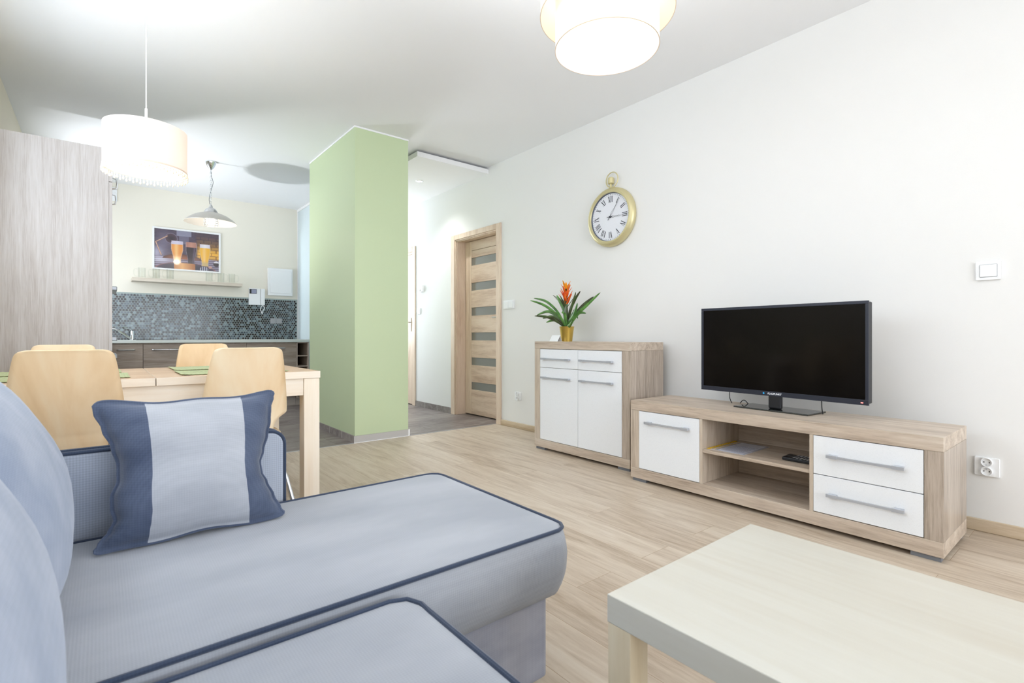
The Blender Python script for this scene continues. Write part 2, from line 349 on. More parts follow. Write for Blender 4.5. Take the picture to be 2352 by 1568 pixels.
# ------------------------------------------------------------------ the room
FY = 4.20        # where the oak laminate meets the grey vinyl
struct('floor', MB().box(L-0.2, W+0.2, FR-0.2, FY, -0.1, 0), M['floor'], 'pale oak plank laminate floor of the living room')
struct('floor_kitchen', MB().box(L-0.2, W+0.5, FY, K+0.2, -0.1, 0), M['floor_k'], 'grey-brown vinyl plank floor of kitchen and hall')
struct('trim_1', MB().box(L, 1.686, FY-0.006, FY+0.006, 0, 0.003).box(2.19, W, FY-0.006, FY+0.006, 0, 0.003), M['silver2'], 'thin metal strip between oak and grey floors')
struct('ceiling', MB().box(L-0.2, W+0.5, FR-0.2, K+0.2, H, H+0.1), M['ceil'], 'white painted ceiling')
LW = (0.35, 4.15, 1.42, 2.42)    # unseen window band added in the left wall to supply daylight
KW = (6.05, 7.05, 1.10, 2.15)     # kitchen window over the left worktop
struct('wall_left', MB().box(L-0.15, L, FR-0.2, LW[0], 0, H).box(L-0.15, L, LW[0], LW[1], 0, LW[2]).box(L-0.15, L, LW[0], LW[1], LW[3], H).box(L-0.15, L, LW[1], KW[0], 0, H).box(L-0.15, L, KW[1], K+0.2, 0, H).box(L-0.15, L, KW[0], KW[1], 0, KW[2]).box(L-0.15, L, KW[0], KW[1], KW[3], H), M['wall_l'], 'cream painted left wall')
struct('wall_kitchen', MB().box(L, W+0.5, K, K+0.15, 0, H), M['wall_k'], 'cream kitchen back wall')
DY0, DY1, DZ = 4.20, 5.00, 2.035       # the clear opening of the bathroom door
EY0, EY1 = 6.03, 6.83
mb = MB(); x0, x1 = W, W+0.25
mb.box(x0, x1, FR-0.2, DY0, 0, H).box(x0, x1, DY0, DY1, DZ, H).box(x0, x1, DY1, EY0, 0, H).box(x0, x1, EY0, EY1, DZ, H).box(x0, x1, EY1, K, 0, H)
struct('wall_right', mb, M['wall'], 'long off-white wall behind television and clock')
struct('door_light_block', MB().box(W+0.251, W+0.30, 4.05, 5.15, 0, 2.2).box(W+0.251, W+0.30, 5.9, 6.95, 0, 2.2), M['wall'], 'added unseen backing that blocks light behind the two oak doors')  # unseen plates added to stop light leaking round the doors
# wall behind the photographer with a big window added for daylight
WX0, WX1, WZ0, WZ1 = -0.35, 3.05, 0.18, 2.52
mb = MB(); y0, y1 = FR-0.2, FR
mb.box(L, WX0, y0, y1, 0, H).box(WX1, W, y0, y1, 0, H).box(WX0, WX1, y0, y1, 0, WZ0).box(WX0, WX1, y0, y1, WZ1, H)
struct('wall_front', mb, M['wall'], 'wall with large added window behind the photographer')
we = struct_empty('added_window_1', 'added white framed window behind the photographer, supplies daylight', (1.35, FR-0.1, WZ0))
mb = MB()
for xx in (WX0, 0.75, 1.9, WX1-0.06): mb.box(xx, xx+0.06, FR-0.14, FR-0.08, WZ0, WZ1)
for zz in (WZ0, WZ1-0.06): mb.box(WX0, WX1, FR-0.14, FR-0.08, zz, zz+0.06)
build('window_frame', mb, M['trimw'], we)
kwe = struct_empty('window_3', 'kitchen window over the left worktop', (L-0.1, 6.55, KW[2]))
build('window_frame', MB().box(L-0.12, L-0.07, KW[0], KW[0]+0.05, KW[2], KW[3]).box(L-0.12, L-0.07, KW[1]-0.05, KW[1], KW[2], KW[3]).box(L-0.12, L-0.07, KW[0]+0.05, KW[1]-0.05, KW[2], KW[2]+0.05).box(L-0.12, L-0.07, KW[0]+0.05, KW[1]-0.05, KW[3]-0.05, KW[3]), M['trimw'], kwe)
lwe = struct_empty('added_window_4', 'added high window band in the left wall, supplies daylight', (L-0.1, 2.2, LW[2]))  # frame of the added left window
build('window_frame', MB().box(L-0.12, L-0.07, LW[0], LW[0]+0.05, LW[2], LW[3]).box(L-0.12, L-0.07, LW[1]-0.05, LW[1], LW[2], LW[3]).box(L-0.12, L-0.07, LW[0]+0.05, LW[1]-0.05, LW[2], LW[2]+0.05).box(L-0.12, L-0.07, LW[0]+0.05, LW[1]-0.05, LW[3]-0.05, LW[3]), M['trimw'], lwe)
# green pillar
PX0, PX1, PY0, PY1 = 1.686, 2.190, 4.208, 5.42
struct('wall_pillar', MB().box(PX0, PX1, PY0, PY1, 0, H), M['green'], 'sage green painted pillar between kitchen and hall')
struct('trim_2', MB().box(PX0-0.004, PX1+0.002, PY0-0.004, PY0, H-0.013, H).box(PX0-0.004, PX0, PY0, PY1, H-0.013, H), M['trimw'], 'white paint line along the top of the green pillar')
struct('baseboard_pillar', MB().box(PX0-0.01, PX1+0.006, PY0-0.01, PY0-0.0005, 0, 0.06).box(PX0-0.01, PX0-0.0005, PY0, PY1, 0, 0.06), M['skirt_tile'], 'grey tile skirting round the green pillar')
struct('trim_3', MB().box(PX1-0.004, PX1+0.01, PY0-0.014, PY0-0.009, 0, 0.062).box(PX0-0.012, PX1, PY0-0.016, PY0-0.0105, 0, 0.004), M['trimw'], 'white edge strip at the foot of the pillar')
struct('baseboard_right', MB().box(W-0.015, W-0.0005, FR, 4.118, 0, 0.058), M['skirt_wood'], 'oak skirting along the right wall', bevel=0.004)
struct('baseboard_hall', MB().box(W-0.01, W-0.0005, 5.068, 5.95, 0, 0.07), M['skirt_tile'], 'grey tile skirting between the two doors')
struct('baseboard_left', MB().box(L, L+0.015, FR, FY, 0, 0.058), M['skirt_wood'], 'oak skirting along the left wall', bevel=0.004)
# frosted glass partition between kitchen and hall
gw = struct_empty('window_2', 'frosted glass partition between kitchen and hall', (2.19, 6.5, 0))
build('glass_pane', MB().box(2.186, 2.194, PY1, K, 0.0, H-0.03), M['frost'], gw, world=True)
build('frame_rail', MB().box(2.176, 2.204, PY1, K, H-0.032, H).box(2.178, 2.202, K-0.014, K, 0.88, H-0.03), M['trimw'], gw)
# suspended ceiling board over the hall
sb = MB().box(2.362, W, 4.35, 7.1, 2.649, 2.697)
struct('trim_4', sb, M['board'], 'white board hung below the hall ceiling', bevel=0.001)
struct('trim_5', MB().box(2.50, W-0.1, 4.50, 7.0, 2.697, H), M['board'], 'hidden fixing frame above the hanging board')

# ------------------------------------------------------------------ doors
d = struct_empty('door_1', 'oak door with six horizontal glass strips', (W, 4.6, 0))
cas = MB()
cx0, cx1 = W-0.016, W-0.0003
cas.box(cx0, cx1, DY0-0.080, DY0, 0, DZ+0.055).box(cx0, cx1, DY1, DY1+0.075, 0, DZ+0.055).box(cx0, cx1, DY0, DY1, DZ-0.002, DZ+0.055)
build('door_casing', cas, M['door_z'], d, bevel=0.004)
jam = MB().box(W-0.004, W+0.17, DY1-0.012, DY1-0.0003, 0.0, DZ-0.002).box(W-0.004, W+0.17, DY0+0.0003, DY0+0.012, 0, DZ-0.002).box(W-0.004, W+0.17, DY0+0.012, DY1-0.012, DZ-0.016, DZ-0.002)
jam.box(W+0.012, W+0.024, DY1-0.018, DY1-0.012, 0, DZ-0.016).box(W+0.012, W+0.024, DY0+0.012, DY1-0.012, DZ-0.024, DZ-0.016)
build('door_jamb', jam, M['door_z'], d, bevel=0.001)
lx0, lx1 = 3.34, 3.38; a0, a1 = DY0+0.014, DY1-0.014
st = 0.122
build('stile', MB().box(lx0, lx1, a1-st, a1, 0.012, DZ-0.02), M['door_z'], d, bevel=0.0015)
build('stile', MB().box(lx0, lx1, a0, a0+0.10, 0.012, DZ-0.02), M['door_z'], d, bevel=0.0015)
GZ = [(1.733, 1.822), (1.442, 1.532), (1.152, 1.246), (0.867, 0.957), (0.580, 0.668), (0.296, 0.384)]
rails = [(1.908, DZ-0.02), (1.822, 1.904)]; prev = 1.733
for z0, z1 in GZ[1:]: rails.append((z1, prev)); prev = z0
rails.append((0.012, prev))
for z0, z1 in rails: build('door_rail', MB().box(lx0+0.002, lx1, a0+0.10, a1-st, z0, z1), M['door_y'], d, bevel=0.002)
M['dglass'] = plain('grey_door_glass', (128, 126, 118), 0.12, spec=0.8)
for z0, z1 in GZ: build('glass_strip', MB().box(lx0+0.010, lx0+0.018, a0+0.10, a1-st, z0, z1), M['dglass'], d)
hd = MB().lathe([(0.026, 0), (0.026, 0.008)], (lx0-0.008, a0+0.06, 1.12), 16, 'x').tube([(lx0-0.008, a0+0.06, 1.12), (lx0-0.045, a0+0.06, 1.12), (lx0-0.05, a0+0.075, 1.12), (lx0-0.05, a0+0.175, 1.12)], 0.008, 8)
build('door_handle', hd, M['steel'], d, smooth=True, label='steel lever handle')
d2 = struct_empty('door_2', 'oak door at the far end of the hall, ajar edge beside the pillar', (W, 6.43, 0))
cas = MB().box(cx0, cx1, EY0-0.075, EY0, 0, DZ+0.065).box(cx0, cx1, EY1, EY1+0.075, 0, DZ+0.065).box(cx0, cx1, EY0, EY1, DZ, DZ+0.065)
build('door_casing', cas, M['door_z'], d2, bevel=0.004)
build('door_jamb', MB().box(W, W+0.02, EY0+0.0003, EY0+0.03, 0, DZ).box(W, W+0.02, EY0+0.03, EY1, DZ-0.03, DZ), M['door_z'], d2, bevel=0.001)
build('door_leaf', MB().box(W+0.004, W+0.044, EY0+0.032, EY1-0.003, 0.01, DZ-0.032), M['door_z'], d2, bevel=0.002)
hd = MB().box(W-0.004, W+0.006, EY0+0.06, EY0+0.09, 0.98, 1.16).tube([(W, EY0+0.075, 1.1), (W-0.045, EY0+0.075, 1.1), (W-0.048, EY0+0.19, 1.1)], 0.008, 8)
build('door_handle', hd, M['steel'], d2, smooth=True)

# ------------------------------------------------------------------ wall fittings
def plate_x(name, label, cat, y0, y1, z0, z1, group=None, t=0.010):
    """a switch or socket plate on the right wall"""
    e = thing(name, label, cat, (W, (y0+y1)/2, z0), 0, group)
    build('plate', MB().prism(rrect(y0, y1, z0, z1, 0.006), 'x', W-t, W-0.0003), M['white'], e, bevel=0.002, smooth=True)
    return e
def rocker_x(e, y0, y1, z0, z1):
    build('rocker', MB().prism(rrect(y0, y1, z0, z1, 0.002), 'x', W-0.014, W-0.0095), M['white'], e, bevel=0.001)
e = plate_x('light_switch', 'single white light switch high on wall right of the television', 'switch', 0.384, 0.471, 1.176, 1.264)
build('seam', MB().prism(rrect(0.396, 0.457, 1.190, 1.249, 0.003), 'x', W-0.0108, W-0.0095), M['foot'], e)
rocker_x(e, 0.3975, 0.4555, 1.1915, 1.2475)
e = plate_x('light_switch', 'double white light switch beside the oak door casing', 'switch', 3.912, 4.082, 1.192, 1.278)
for yy in (3.925, 4.000): rocker_x(e, yy, yy+0.068, 1.203, 1.267)
e = plate_x('light_switch', 'small white switch low on hall wall under the thermostat', 'switch', 5.822, 5.905, 1.200, 1.280)
rocker_x(e, 5.835, 5.893, 1.212, 1.268)
e = thing('thermostat', 'small white thermostat box on hall wall above the switch', 'thermostat', (W, 5.78, 1.48))
build('case', MB().box(W-0.028, W-0.0003, 5.735, 5.825, 1.484, 1.566), M['white'], e, bevel=0.004)
build('dial_knob', MB().lathe([(0.018, 0), (0.016, -0.01)], (W-0.028, 5.80, 1.51), 16, 'x'), M['trimw'], e)
def socket_x(label, yc, zc, w2, h2, group=None):
    e = plate_x('wall_socket', label, 'socket', yc-w2, yc+w2, zc-h2, zc+h2)
    for dz in (0.022, -0.020):
        c = (W-0.010, yc, zc+dz)
        build('socket_insert', MB().lathe([(0.0215, 0.001), (0.0215, -0.010), (0.0185, -0.011), (0.0175, -0.004), (0.0, -0.004)], c, 28, 'x', cap=False), M['white'], e, smooth=True)
        for dy in (-0.0095, 0.0095):
            build('pin_hole', MB().lathe([(0.0026, 0), (0.0026, -0.0012)], (W-0.0140, yc+dy, zc+dz), 10, 'x'), M['black'], e)
        build('earth_pin', MB().lathe([(0.0022, 0), (0.0022, -0.009)], (W-0.0140, yc, zc+dz-0.011*(1 if dz > 0 else -1)), 8, 'x'), M['silver'], e)
    return e
socket_x('double white wall socket low on wall right of the TV stand', 0.432, 0.306, 0.044, 0.044)
socket_x('white wall socket low on wall between oak door and sideboard', 3.850, 0.320, 0.046, 0.040)

# kitchen wall fittings
def boxy(name, label, cat, x0, x1, y0, y1, z0, z1, m, bev=0.004):
    e = thing(name, label, cat, ((x0+x1)/2, y1, z0)); build('case', MB().box(x0, x1, y0, y1, z0, z1), m, e, bevel=bev); return e
e = thing('fuse_box', 'white flush fuse box with square door right of the mug shelf', 'fuse box', (1.94, K, 1.48))
build('case', MB().box(1.782, 2.103, K-0.045, K-0.0003, 1.480, 1.858), M['white'], e, bevel=0.004)
build('door', MB().box(1.812, 2.085, K-0.053, K-0.0455, 1.515, 1.825), M['white'], e, bevel=0.002)
e = thing('intercom', 'white video intercom with small dark screen on kitchen wall', 'intercom', (1.64, K, 1.33))
build('case', MB().box(1.545, 1.690, K-0.035, K-0.0093, 1.338, 1.563), M['white'], e, bevel=0.003)
build('handset', MB().box(1.694, 1.742, K-0.045, K-0.0093, 1.338, 1.563), M['white'], e, bevel=0.006)
build('screen', MB().box(1.552, 1.640, K-0.038, K-0.0352, 1.490, 1.552), M['black'], e)
build('display', MB().box(1.575, 1.635, K-0.0395, K-0.0382, 1.496, 1.546), M['print'], e)
cb = catmull([(1.715, K-0.02, 1.338), (1.69, K-0.03, 1.29), (1.705, K-0.03, 1.23), (1.712, K-0.03, 1.225), (1.718, K-0.03, 1.26), (1.74, K-0.03, 1.30), (1.72, K-0.02, 1.338)], 8)
build('cord', MB().tube(cb, 0.005, 6), M['white'], e, smooth=True)
e = thing('wall_socket', 'double silver wall socket on the dark mosaic backsplash', 'socket', (1.89, K-0.01, 1.09))
for xx in (1.818, 1.895):
    f = build('socket_frame', MB().prism(rrect(xx, xx+0.073, 1.090, 1.163, 0.006), 'y', K-0.019, K-0.0095), M['silver2'], e, bevel=0.002)
    build('socket_insert', MB().lathe([(0.024, 0), (0.024, -0.003), (0.020, -0.003), (0.019, 0.003), (0, 0.003)], (xx+0.0365, K-0.0225, 1.1265), 24, 'y', cap=False), M['silver2'], e, smooth=True)
e = thing('vent_grille', 'small white vent grille high on kitchen wall beside the tall cabinet', 'vent', (0.07, K, 2.50))
mb = MB().box(-0.06, 0.145, K-0.015, K-0.0003, 2.50, 2.66)
build('grille_plate', mb, M['white'], e, bevel=0.003)
mb = MB()
for k in range(6): mb.box(-0.045, 0.13, K-0.019, K-0.0152, 2.52+k*0.022, 2.53+k*0.022)
build('slats', mb, M['white'], e)

# mosaic backsplash: hexagonal tiles with light grout
mb = MB(); mb.cur = 0; mb.box(L+0.02, 2.176, K-0.008, K-0.0003, 0.872, 1.436)
pitch = 0.0300; rowh = pitch*0.866; rr_ = 0.0134
rnd = random.Random(3); nr = int(0.56/rowh)
for j in range(nr):
    zc = 0.886+j*rowh; x = -0.05+(pitch/2 if j % 2 else 0)
    while x < 2.160:
        mb.cur = rnd.choices([1, 2, 3, 4, 5], [30, 17, 18, 16, 19])[0]
        poly = []
        for i in range(12):
            a = PI/12+2*PI*i/12; poly.append((x+rr_*math.cos(a)*1.02, zc+rr_*math.sin(a)))
        mb.prism(poly, 'y', K-0.0095, K-0.0078); x += pitch
TM = [plain('grout', (168, 180, 178), 0.7)]+[plain('tile_%s' % n, c, 0.16, spec=0.4) for n, c in (('charcoal', (38, 33, 35)), ('slate', (66, 72, 82)), ('grey', (92, 102, 112)), ('pale', (130, 144, 150)), ('brown', (52, 42, 44)))]
bs = build('mosaic_backsplash', mb, TM); tag(bs, 'grey and black hexagon mosaic backsplash above the kitchen worktop', 'backsplash')

# ------------------------------------------------------------------ kitchen cabinets
KF = K-0.58
wt = build('kitchen_worktop', MB().box(L+0.001, 2.172, K-0.60, K-0.0105, 0.836, 0.871).box(L+0.001, 0.062, 5.635, K-0.60, 0.836, 0.871), M['worktop'], bevel=0.005, seg=3)
tag(wt, 'pale grey kitchen worktop running under the mosaic backsplash', 'worktop')
def kunit(x0, x1, hx, label, hz=0.762, two=False, hm='steel'):
    e = thing('base_cabinet', label, 'cabinet', ((x0+x1)/2, K-0.3, 0), 0, 'base cabinets under the kitchen worktop')
    build('carcass', MB().box(x0+0.001, x1-0.001, KF+0.02, K-0.012, 0.12, 0.8355), M['kcarc'], e)
    build('plinth', MB().box(x0+0.001, x1-0.001, KF+0.05, KF+0.065, 0.0, 0.1195), M['plinth'], e)
    dz0 = 0.125
    f = build('door', MB().box(x0+0.002, x1-0.002, KF, KF+0.019, dz0, 0.822), M['kfront'], e, bevel=0.001)
    if hx:
        hb = MB().tube(catmull([(hx[0], KF-0.0005, hz), (hx[0]+0.012, KF-0.022, hz), ((hx[0]+hx[1])/2, KF-0.03, hz), (hx[1]-0.012, KF-0.022, hz), (hx[1], KF-0.0005, hz)], 6), 0.009, 8)
        build('handle', hb, M[hm], f, smooth=True, label='brushed steel bow handle')
    return e
kunit(0.04, 0.363, (0.137, 0.285), 'narrow grey-brown base cabinet nearest the tall pale cabinet')
kunit(0.363, 0.810, (0.450, 0.730), 'grey-brown base cabinet below the sink edge, second from left')
kunit(0.810, 1.407, (0.97, 1.25), 'grey-brown base cabinet behind the far right chair back')
kunit(1.407, 2.002, (1.560, 1.850), 'wide grey-brown base cabinet next to the open wine rack')
e = thing('open_shelf_unit', 'narrow open shelf unit at right end of the kitchen cabinets', 'shelf unit', (2.08, K-0.3, 0))
x0, x1 = 2.003, 2.160
mb = MB().box(x0, x0+0.012, KF, K-0.012, 0.1, 0.8355).box(x1-0.016, x1, KF, K-0.012, 0.1, 0.8355).box(x0+0.012, x1-0.016, K-0.03, K-0.012, 0.1, 0.8355)
build('carcass', mb, M['kcarc'], e)
for z in (0.10, 0.235, 0.375, 0.51, 0.647, 0.8225): build('shelf', MB().box(x0+0.012, x1-0.016, KF+0.002, K-0.03, z, z+0.0125), M['kcarc'], e)
build('plinth', MB().box(x0, x1, KF+0.05, KF+0.065, 0, 0.0995), M['plinth'], e)
hob = build('glass_hob', MB().box(0.30, 0.66, 7.03, 7.40, 0.8715, 0.877), M['bglass'], bevel=0.002)
tag(hob, 'thin black glass hob set on the kitchen worktop', 'hob')
# tap
e = thing('kitchen_tap', 'chrome kitchen tap with long raised spout beside tall cabinet', 'tap', (0.283, 7.42, 0.8715))
build('tap_body', MB().lathe([(0.030, 0.8715), (0.030, 0.877), (0.024, 0.880), (0.024, 0.965), (0.021, 0.978), (0.010, 0.985)], (0.283, 7.42, 0), 24), M['chrome'], e, smooth=True)
build('spout', MB().tube([(0.270, 7.415, 0.885), (0.20, 7.395, 0.940), (0.145, 7.38, 0.985), (0.115, 7.375, 0.999), (0.06, 7.36, 1.005), (0.055, 7.36, 0.985)], 0.011, 10), M['chrome'], e, smooth=True)
build('lever', MB().tube([(0.283, 7.42, 0.980), (0.25, 7.41, 1.00), (0.20, 7.40, 1.02)], 0.006, 8), M['chrome'], e, smooth=True)
# left run
def tall(y0, y1, label, segs, handles):
    e = thing('tall_cabinet', label, 'cabinet', (-0.25, (y0+y1)/2, 0))
    build('carcass', MB().box(L+0.001, 0.040, y0, y1-0.001, 0.0, 2.20), M['tall'], e, bevel=0.001)
    for z0, z1 in segs:
        build('door', MB().box(0.0405, 0.059, y0+0.002, y1-0.003, z0, z1), M['tall'], e, bevel=0.001)
    for yy, z, l in handles:
        build('handle', MB().tube([(0.0595, yy, z-l/2), (0.092, yy, z-l/2+0.01), (0.095, yy, z), (0.092, yy, z+l/2-0.01), (0.0595, yy, z+l/2)], 0.006, 8), M['chrome'], e, smooth=True, label='chrome handle')
    return e
tall(4.43, 5.03, 'tall pale wood-grain cabinet side filling the left edge', [(0.10, 0.809), (0.814, 1.972), (1.976, 2.198)], [(4.96, 2.09, 0.09)])
e = tall(5.031, 5.63, 'second tall pale cabinet with oven behind the first one', [(0.10, 0.70), (1.40, 1.972), (1.976, 2.198)], [(5.40, 2.06, 0.09)])
build('oven_front', MB().box(0.0405, 0.062, 5.034, 5.626, 0.705, 1.395), M['white'], e, bevel=0.003)
for z in (1.30, 0.90, 0.76): build('handle', MB().box(0.0625, 0.099, 5.10, 5.56, z-0.022, z+0.01), M['silver'], e, bevel=0.006, label='silver bar handle')
e = thing('base_cabinet', 'grey-brown base cabinet along the left kitchen wall', 'cabinet', (-0.25, 6.3, 0), 0, 'base cabinets under the kitchen worktop')
build('carcass', MB().box(L+0.002, 0.0395, 5.632, K-0.605, 0.1, 0.8355), M['kcarc'], e)
build('door', MB().box(0.0405, 0.058, 5.636, K-0.605, 0.11, 0.82), M['kfront'], e, bevel=0.001)

# shelf with mugs
sh = build('wall_shelf', MB().box(0.277, 1.435, K-0.20, K-0.0005, 1.563, 1.603), M['shelfw'], bevel=0.002)
tag(sh, 'pale wooden floating wall shelf carrying the glass mugs', 'shelf')
def mug():
    e = thing('glass_mug', 'x', 'mug', (0, 0, 0), 0, 'clear glass mugs on the kitchen wall shelf')
    r = 0.038; h = 0.125
    build('body', MB().lathe([(0.0, 0.0), (r-0.004, 0.0), (r, 0.004), (r, h), (r-0.0025, h), (r-0.0035, 0.016), (0.0, 0.014)], (0, 0, 0), 28, cap=False), M['glass'], e, smooth=True)
    build('handle', MB().tube(catmull([(r-0.001, 0, h-0.02), (r+0.03, 0, h-0.018), (r+0.04, 0, h-0.05), (r+0.03, 0, 0.028), (r-0.001, 0, 0.022)], 6), 0.0048, 8), M['glass'], e, smooth=True)
    return e
m0 = mug()
ML = [(0.375, PI, 'glass mug at the left end of the wall shelf, handle to the left'),
      (0.515, PI+0.05, 'second glass mug from the left under the poster corner'),
      (0.655, PI-0.05, 'third glass mug from the left, before the gap on the shelf'),
      (1.068, 0.1, 'glass mug right of the gap, under the poster bottom right corner'),
      (1.200, -0.1, 'glass mug between two others in the right trio on the shelf'),
      (1.325, 0.05, 'glass mug at the right end of the wall shelf, handle to the right')]
for i, (x, rz, lb) in enumerate(ML):
    c = m0 if i == 0 else copy_tree(m0)
    c.location = (x, K-0.12, 1.6035); c.rotation_euler = (0, 0, rz); c['label'] = lb

# framed poster of three beer glasses (painted point by point)
def poster_color(u, v):
    """u 0..1 left to right, v 0..1 top to bottom of the print"""
    def sm(a, b, x): t = max(0, min(1, (x-a)/(b-a))); return t*t*(3-2*t)
    def mixc(a, b, t): return tuple(p+(q-p)*t for p, q in zip(a, b))
    n = (math.sin(u*31+v*17)*math.sin(v*43-u*11)+math.sin(u*73+v*5)*math.sin(v*91+u*37)*0.6)*0.5
    c = mixc((74, 64, 84), (92, 78, 92), 0.5+0.5*n)
    c = mixc(c, (196, 192, 214), 0.75*math.exp(-((u-0.02)/0.13)**2-((v-0.60)/0.18)**2))
    c = mixc(c, (132, 126, 150), 0.55*math.exp(-((u-0.14)/0.10)**2-((v-0.30)/0.22)**2))
    dd = math.hypot((u-0.25)*1.4, v-0.22)              # lamp disc behind the first glass
    if dd < 0.12: c = mixc((52, 42, 52), (86, 66, 78), dd/0.12)
    if 0.12 <= dd < 0.135: c = (120, 110, 130)
    if 0.33 < u < 0.56 and v < 0.14: c = mixc(c, (176, 180, 204), 0.6)
    if 0.37 < u < 0.52 and 0.14 <= v < 0.34: c = mixc(c, (150, 154, 182), 0.4)
    if u > 0.60:                                       # glowing bricks at the right
        row = int(v/0.085); bx = ((u+0.05*(row % 2))*8) % 1; by = (v/0.085) % 1
        g = math.exp(-((v-0.56)/0.26)**2)*sm(0.60, 0.68, u)
        brick = mixc((110, 74, 58), (240, 180, 66), g)
        c = mixc(c, brick if (bx > 0.1 and by > 0.16) else mixc((60, 44, 46), (150, 96, 44), g), sm(0.6, 0.66, u)*(0.4+0.6*g))
        c = mixc(c, (80, 66, 80), sm(0.2, 0.0, v)*0.8)
    # brass arm
    for (ax, ay, bx_, by_) in ((0.02, 0.34, 0.19, 0.17), (0.02, 0.34, 0.10, 0.66)):
        t = max(0, min(1, ((u-ax)*(bx_-ax)+(v-ay)*(by_-ay))/((bx_-ax)**2+(by_-ay)**2)))
        q = math.hypot((u-ax-t*(bx_-ax))*1.4, v-ay-t*(by_-ay))
        if q < 0.014: c = mixc((236, 196, 170), (128, 92, 80), q/0.014)
    # table and barrel
    if v > 0.70-0.05*math.exp(-((u-0.35)/0.2)**2):
        c = mixc((158, 150, 172), (96, 78, 92), 0.5+0.5*math.sin(v*120+u*9))
        c = mixc(c, (222, 220, 236), 0.7*math.exp(-((u-0.10)/0.14)**2-((v-0.78)/0.07)**2))
    e = ((u-0.42)/0.30)**2+((v-0.74)/0.13)**2
    if e < 1 and v < 0.74: c = mixc((150, 84, 56), (86, 52, 46), e)
    e = ((u-0.48)/0.47)**2+((v-1.02)/0.20)**2
    if e < 1: c = mixc((54, 46, 62), (96, 76, 88), e**3)
    if 0.93 < e < 1.02: c = (138, 92, 92)
    if e < 0.86 and 0.29 < u < 0.62: c = mixc((228, 168, 104), (170, 104, 56), abs(u-0.42)/0.2)
    if e < 0.8 and math.hypot((u-0.76), (v-0.97)*0.8) < 0.07: c = mixc(c, (190, 190, 206), 0.5+0.5*math.sin(u*190))
    if math.hypot((u-0.86)*1.2, v-0.90) < 0.035: c = (196, 150, 140)
    if math.hypot((u-0.96), (v-0.80)*0.7) < 0.05: c = mixc((62, 50, 58), (226, 220, 226), 1 if v < 0.775 else 0)
    # the three glasses
    for k, (gx, top, bot, hw, body, foam) in enumerate(((0.34, 0.27, 0.84, 0.088, (232, 150, 72), (214, 206, 226)), (0.555, 0.27, 0.84, 0.082, (52, 38, 48), (196, 142, 124)), (0.775, 0.30, 0.88, 0.082, (240, 178, 50), (232, 226, 232)))):
        if top < v < bot:
            t = (v-top)/(bot-top)
            wv = hw*(1.0+0.06*math.sin(t*5)-0.30*sm(0.30, 0.85, t)+0.05*sm(0.9, 1.0, t))
            x = (u-gx)/wv
            if abs(x) < 1:
                b = mixc(body, (250, 206, 140) if k != 1 else (120, 104, 130), 0.75*math.exp(-((x+0.15)/0.35)**2) if k != 1 else 0.6*math.exp(-((x-0.6)/0.18)**2))
                if k == 0: b = mixc(b, (250, 214, 176), sm(0.55, 0.95, t)*0.8)
                if k == 2: b = mixc(b, (206, 176, 120), sm(0.72, 0.9, t))
                if t < 0.16: b = mixc(foam, (190, 180, 200), abs(x)*0.5)
                if k == 1 and t < 0.24: b = mixc(foam, (150, 100, 90), abs(x)*0.6)
                if abs(x) > 0.88: b = mixc(b, (190, 180, 190), 0.5)
                c = b
    return tuple(max(0, min(255, q)) for q in c)
e = thing('framed_poster', 'white-framed poster of three beer glasses above the mug shelf', 'poster', (0.85, K, 1.735))
px0, px1, pz0, pz1 = 0.483, 1.212, 1.735, 2.256; fw = 0.020
mb = MB().box(px0, px1, K-0.022, K-0.0005, pz1-fw, pz1).box(px0, px1, K-0.022, K-0.0005, pz0, pz0+fw).box(px0, px0+fw, K-0.022, K-0.0005, pz0+fw, pz1-fw).box(px1-fw, px1, K-0.022, K-0.0005, pz0+fw, pz1-fw)
build('frame', mb, M['white'], e, bevel=0.002)
NU, NV = 180, 126
mb = MB().grid(lambda u, v: (px0+fw+(px1-px0-2*fw)*u, K-0.012, pz1-fw-(pz1-pz0-2*fw)*v), NU, NV)
pr = build('print', mb, vcol('poster_print', 0.25, 0.6), e)
ca = pr.data.color_attributes.new('Col', 'FLOAT_COLOR', 'POINT')
for j in range(NV+1):
    for i in range(NU+1):
        ca.data[j*(NU+1)+i].color = (*lin(poster_color(i/NU, j/NV)), 1)

# ------------------------------------------------------------------ lamps
# steel pendant with caged bulb over the kitchen
LX, LY = 0.880, 6.02
e = thing('kitchen_pendant', 'metal dish pendant lamp with caged bulb hanging over the kitchen', 'lamp', (LX, LY, H))
build('canopy', MB().lathe([(0.052, H-0.0005), (0.052, H-0.010), (0.044, H-0.03), (0.030, H-0.06), (0.014, H-0.078), (0.008, H-0.085)], (LX, LY, 0), 28), M['chrome'], e, smooth=True)
zt, zb = H-0.085, 2.262
mb = MB(); n = 17; ll = (zt-zb)/n
for i in range(n):
    zc = zt-ll*(i+0.5); pts = []
    for k in range(14):
        a = 2*PI*k/14; p = 0.007*math.cos(a); q = (ll*0.66)*math.sin(a)
        pts.append((LX+(p if i % 2 else 0), LY+(0 if i % 2 else p), zc+q))
    mb.tube(pts, 0.0017, 6, closed=True)
build('chain', mb, M['chrome'], e, smooth=True)
build('cable', MB().tube(catmull([(LX, LY, zt+0.02), (LX+0.004, LY, zt-0.06), (LX+0.02, LY, zt-0.13), (LX, LY+0.006, zt-0.22), (LX-0.016, LY, zt-0.31), (LX-0.002, LY, zb)], 8), 0.0025, 6), M['foot'], e, smooth=True)
build('cap', MB().lathe([(0.008, 2.275), (0.014, 2.262), (0.018, 2.245), (0.045, 2.228), (0.060, 2.205), (0.066, 2.185)], (LX, LY, 0), 32), M['steel'], e, smooth=True)
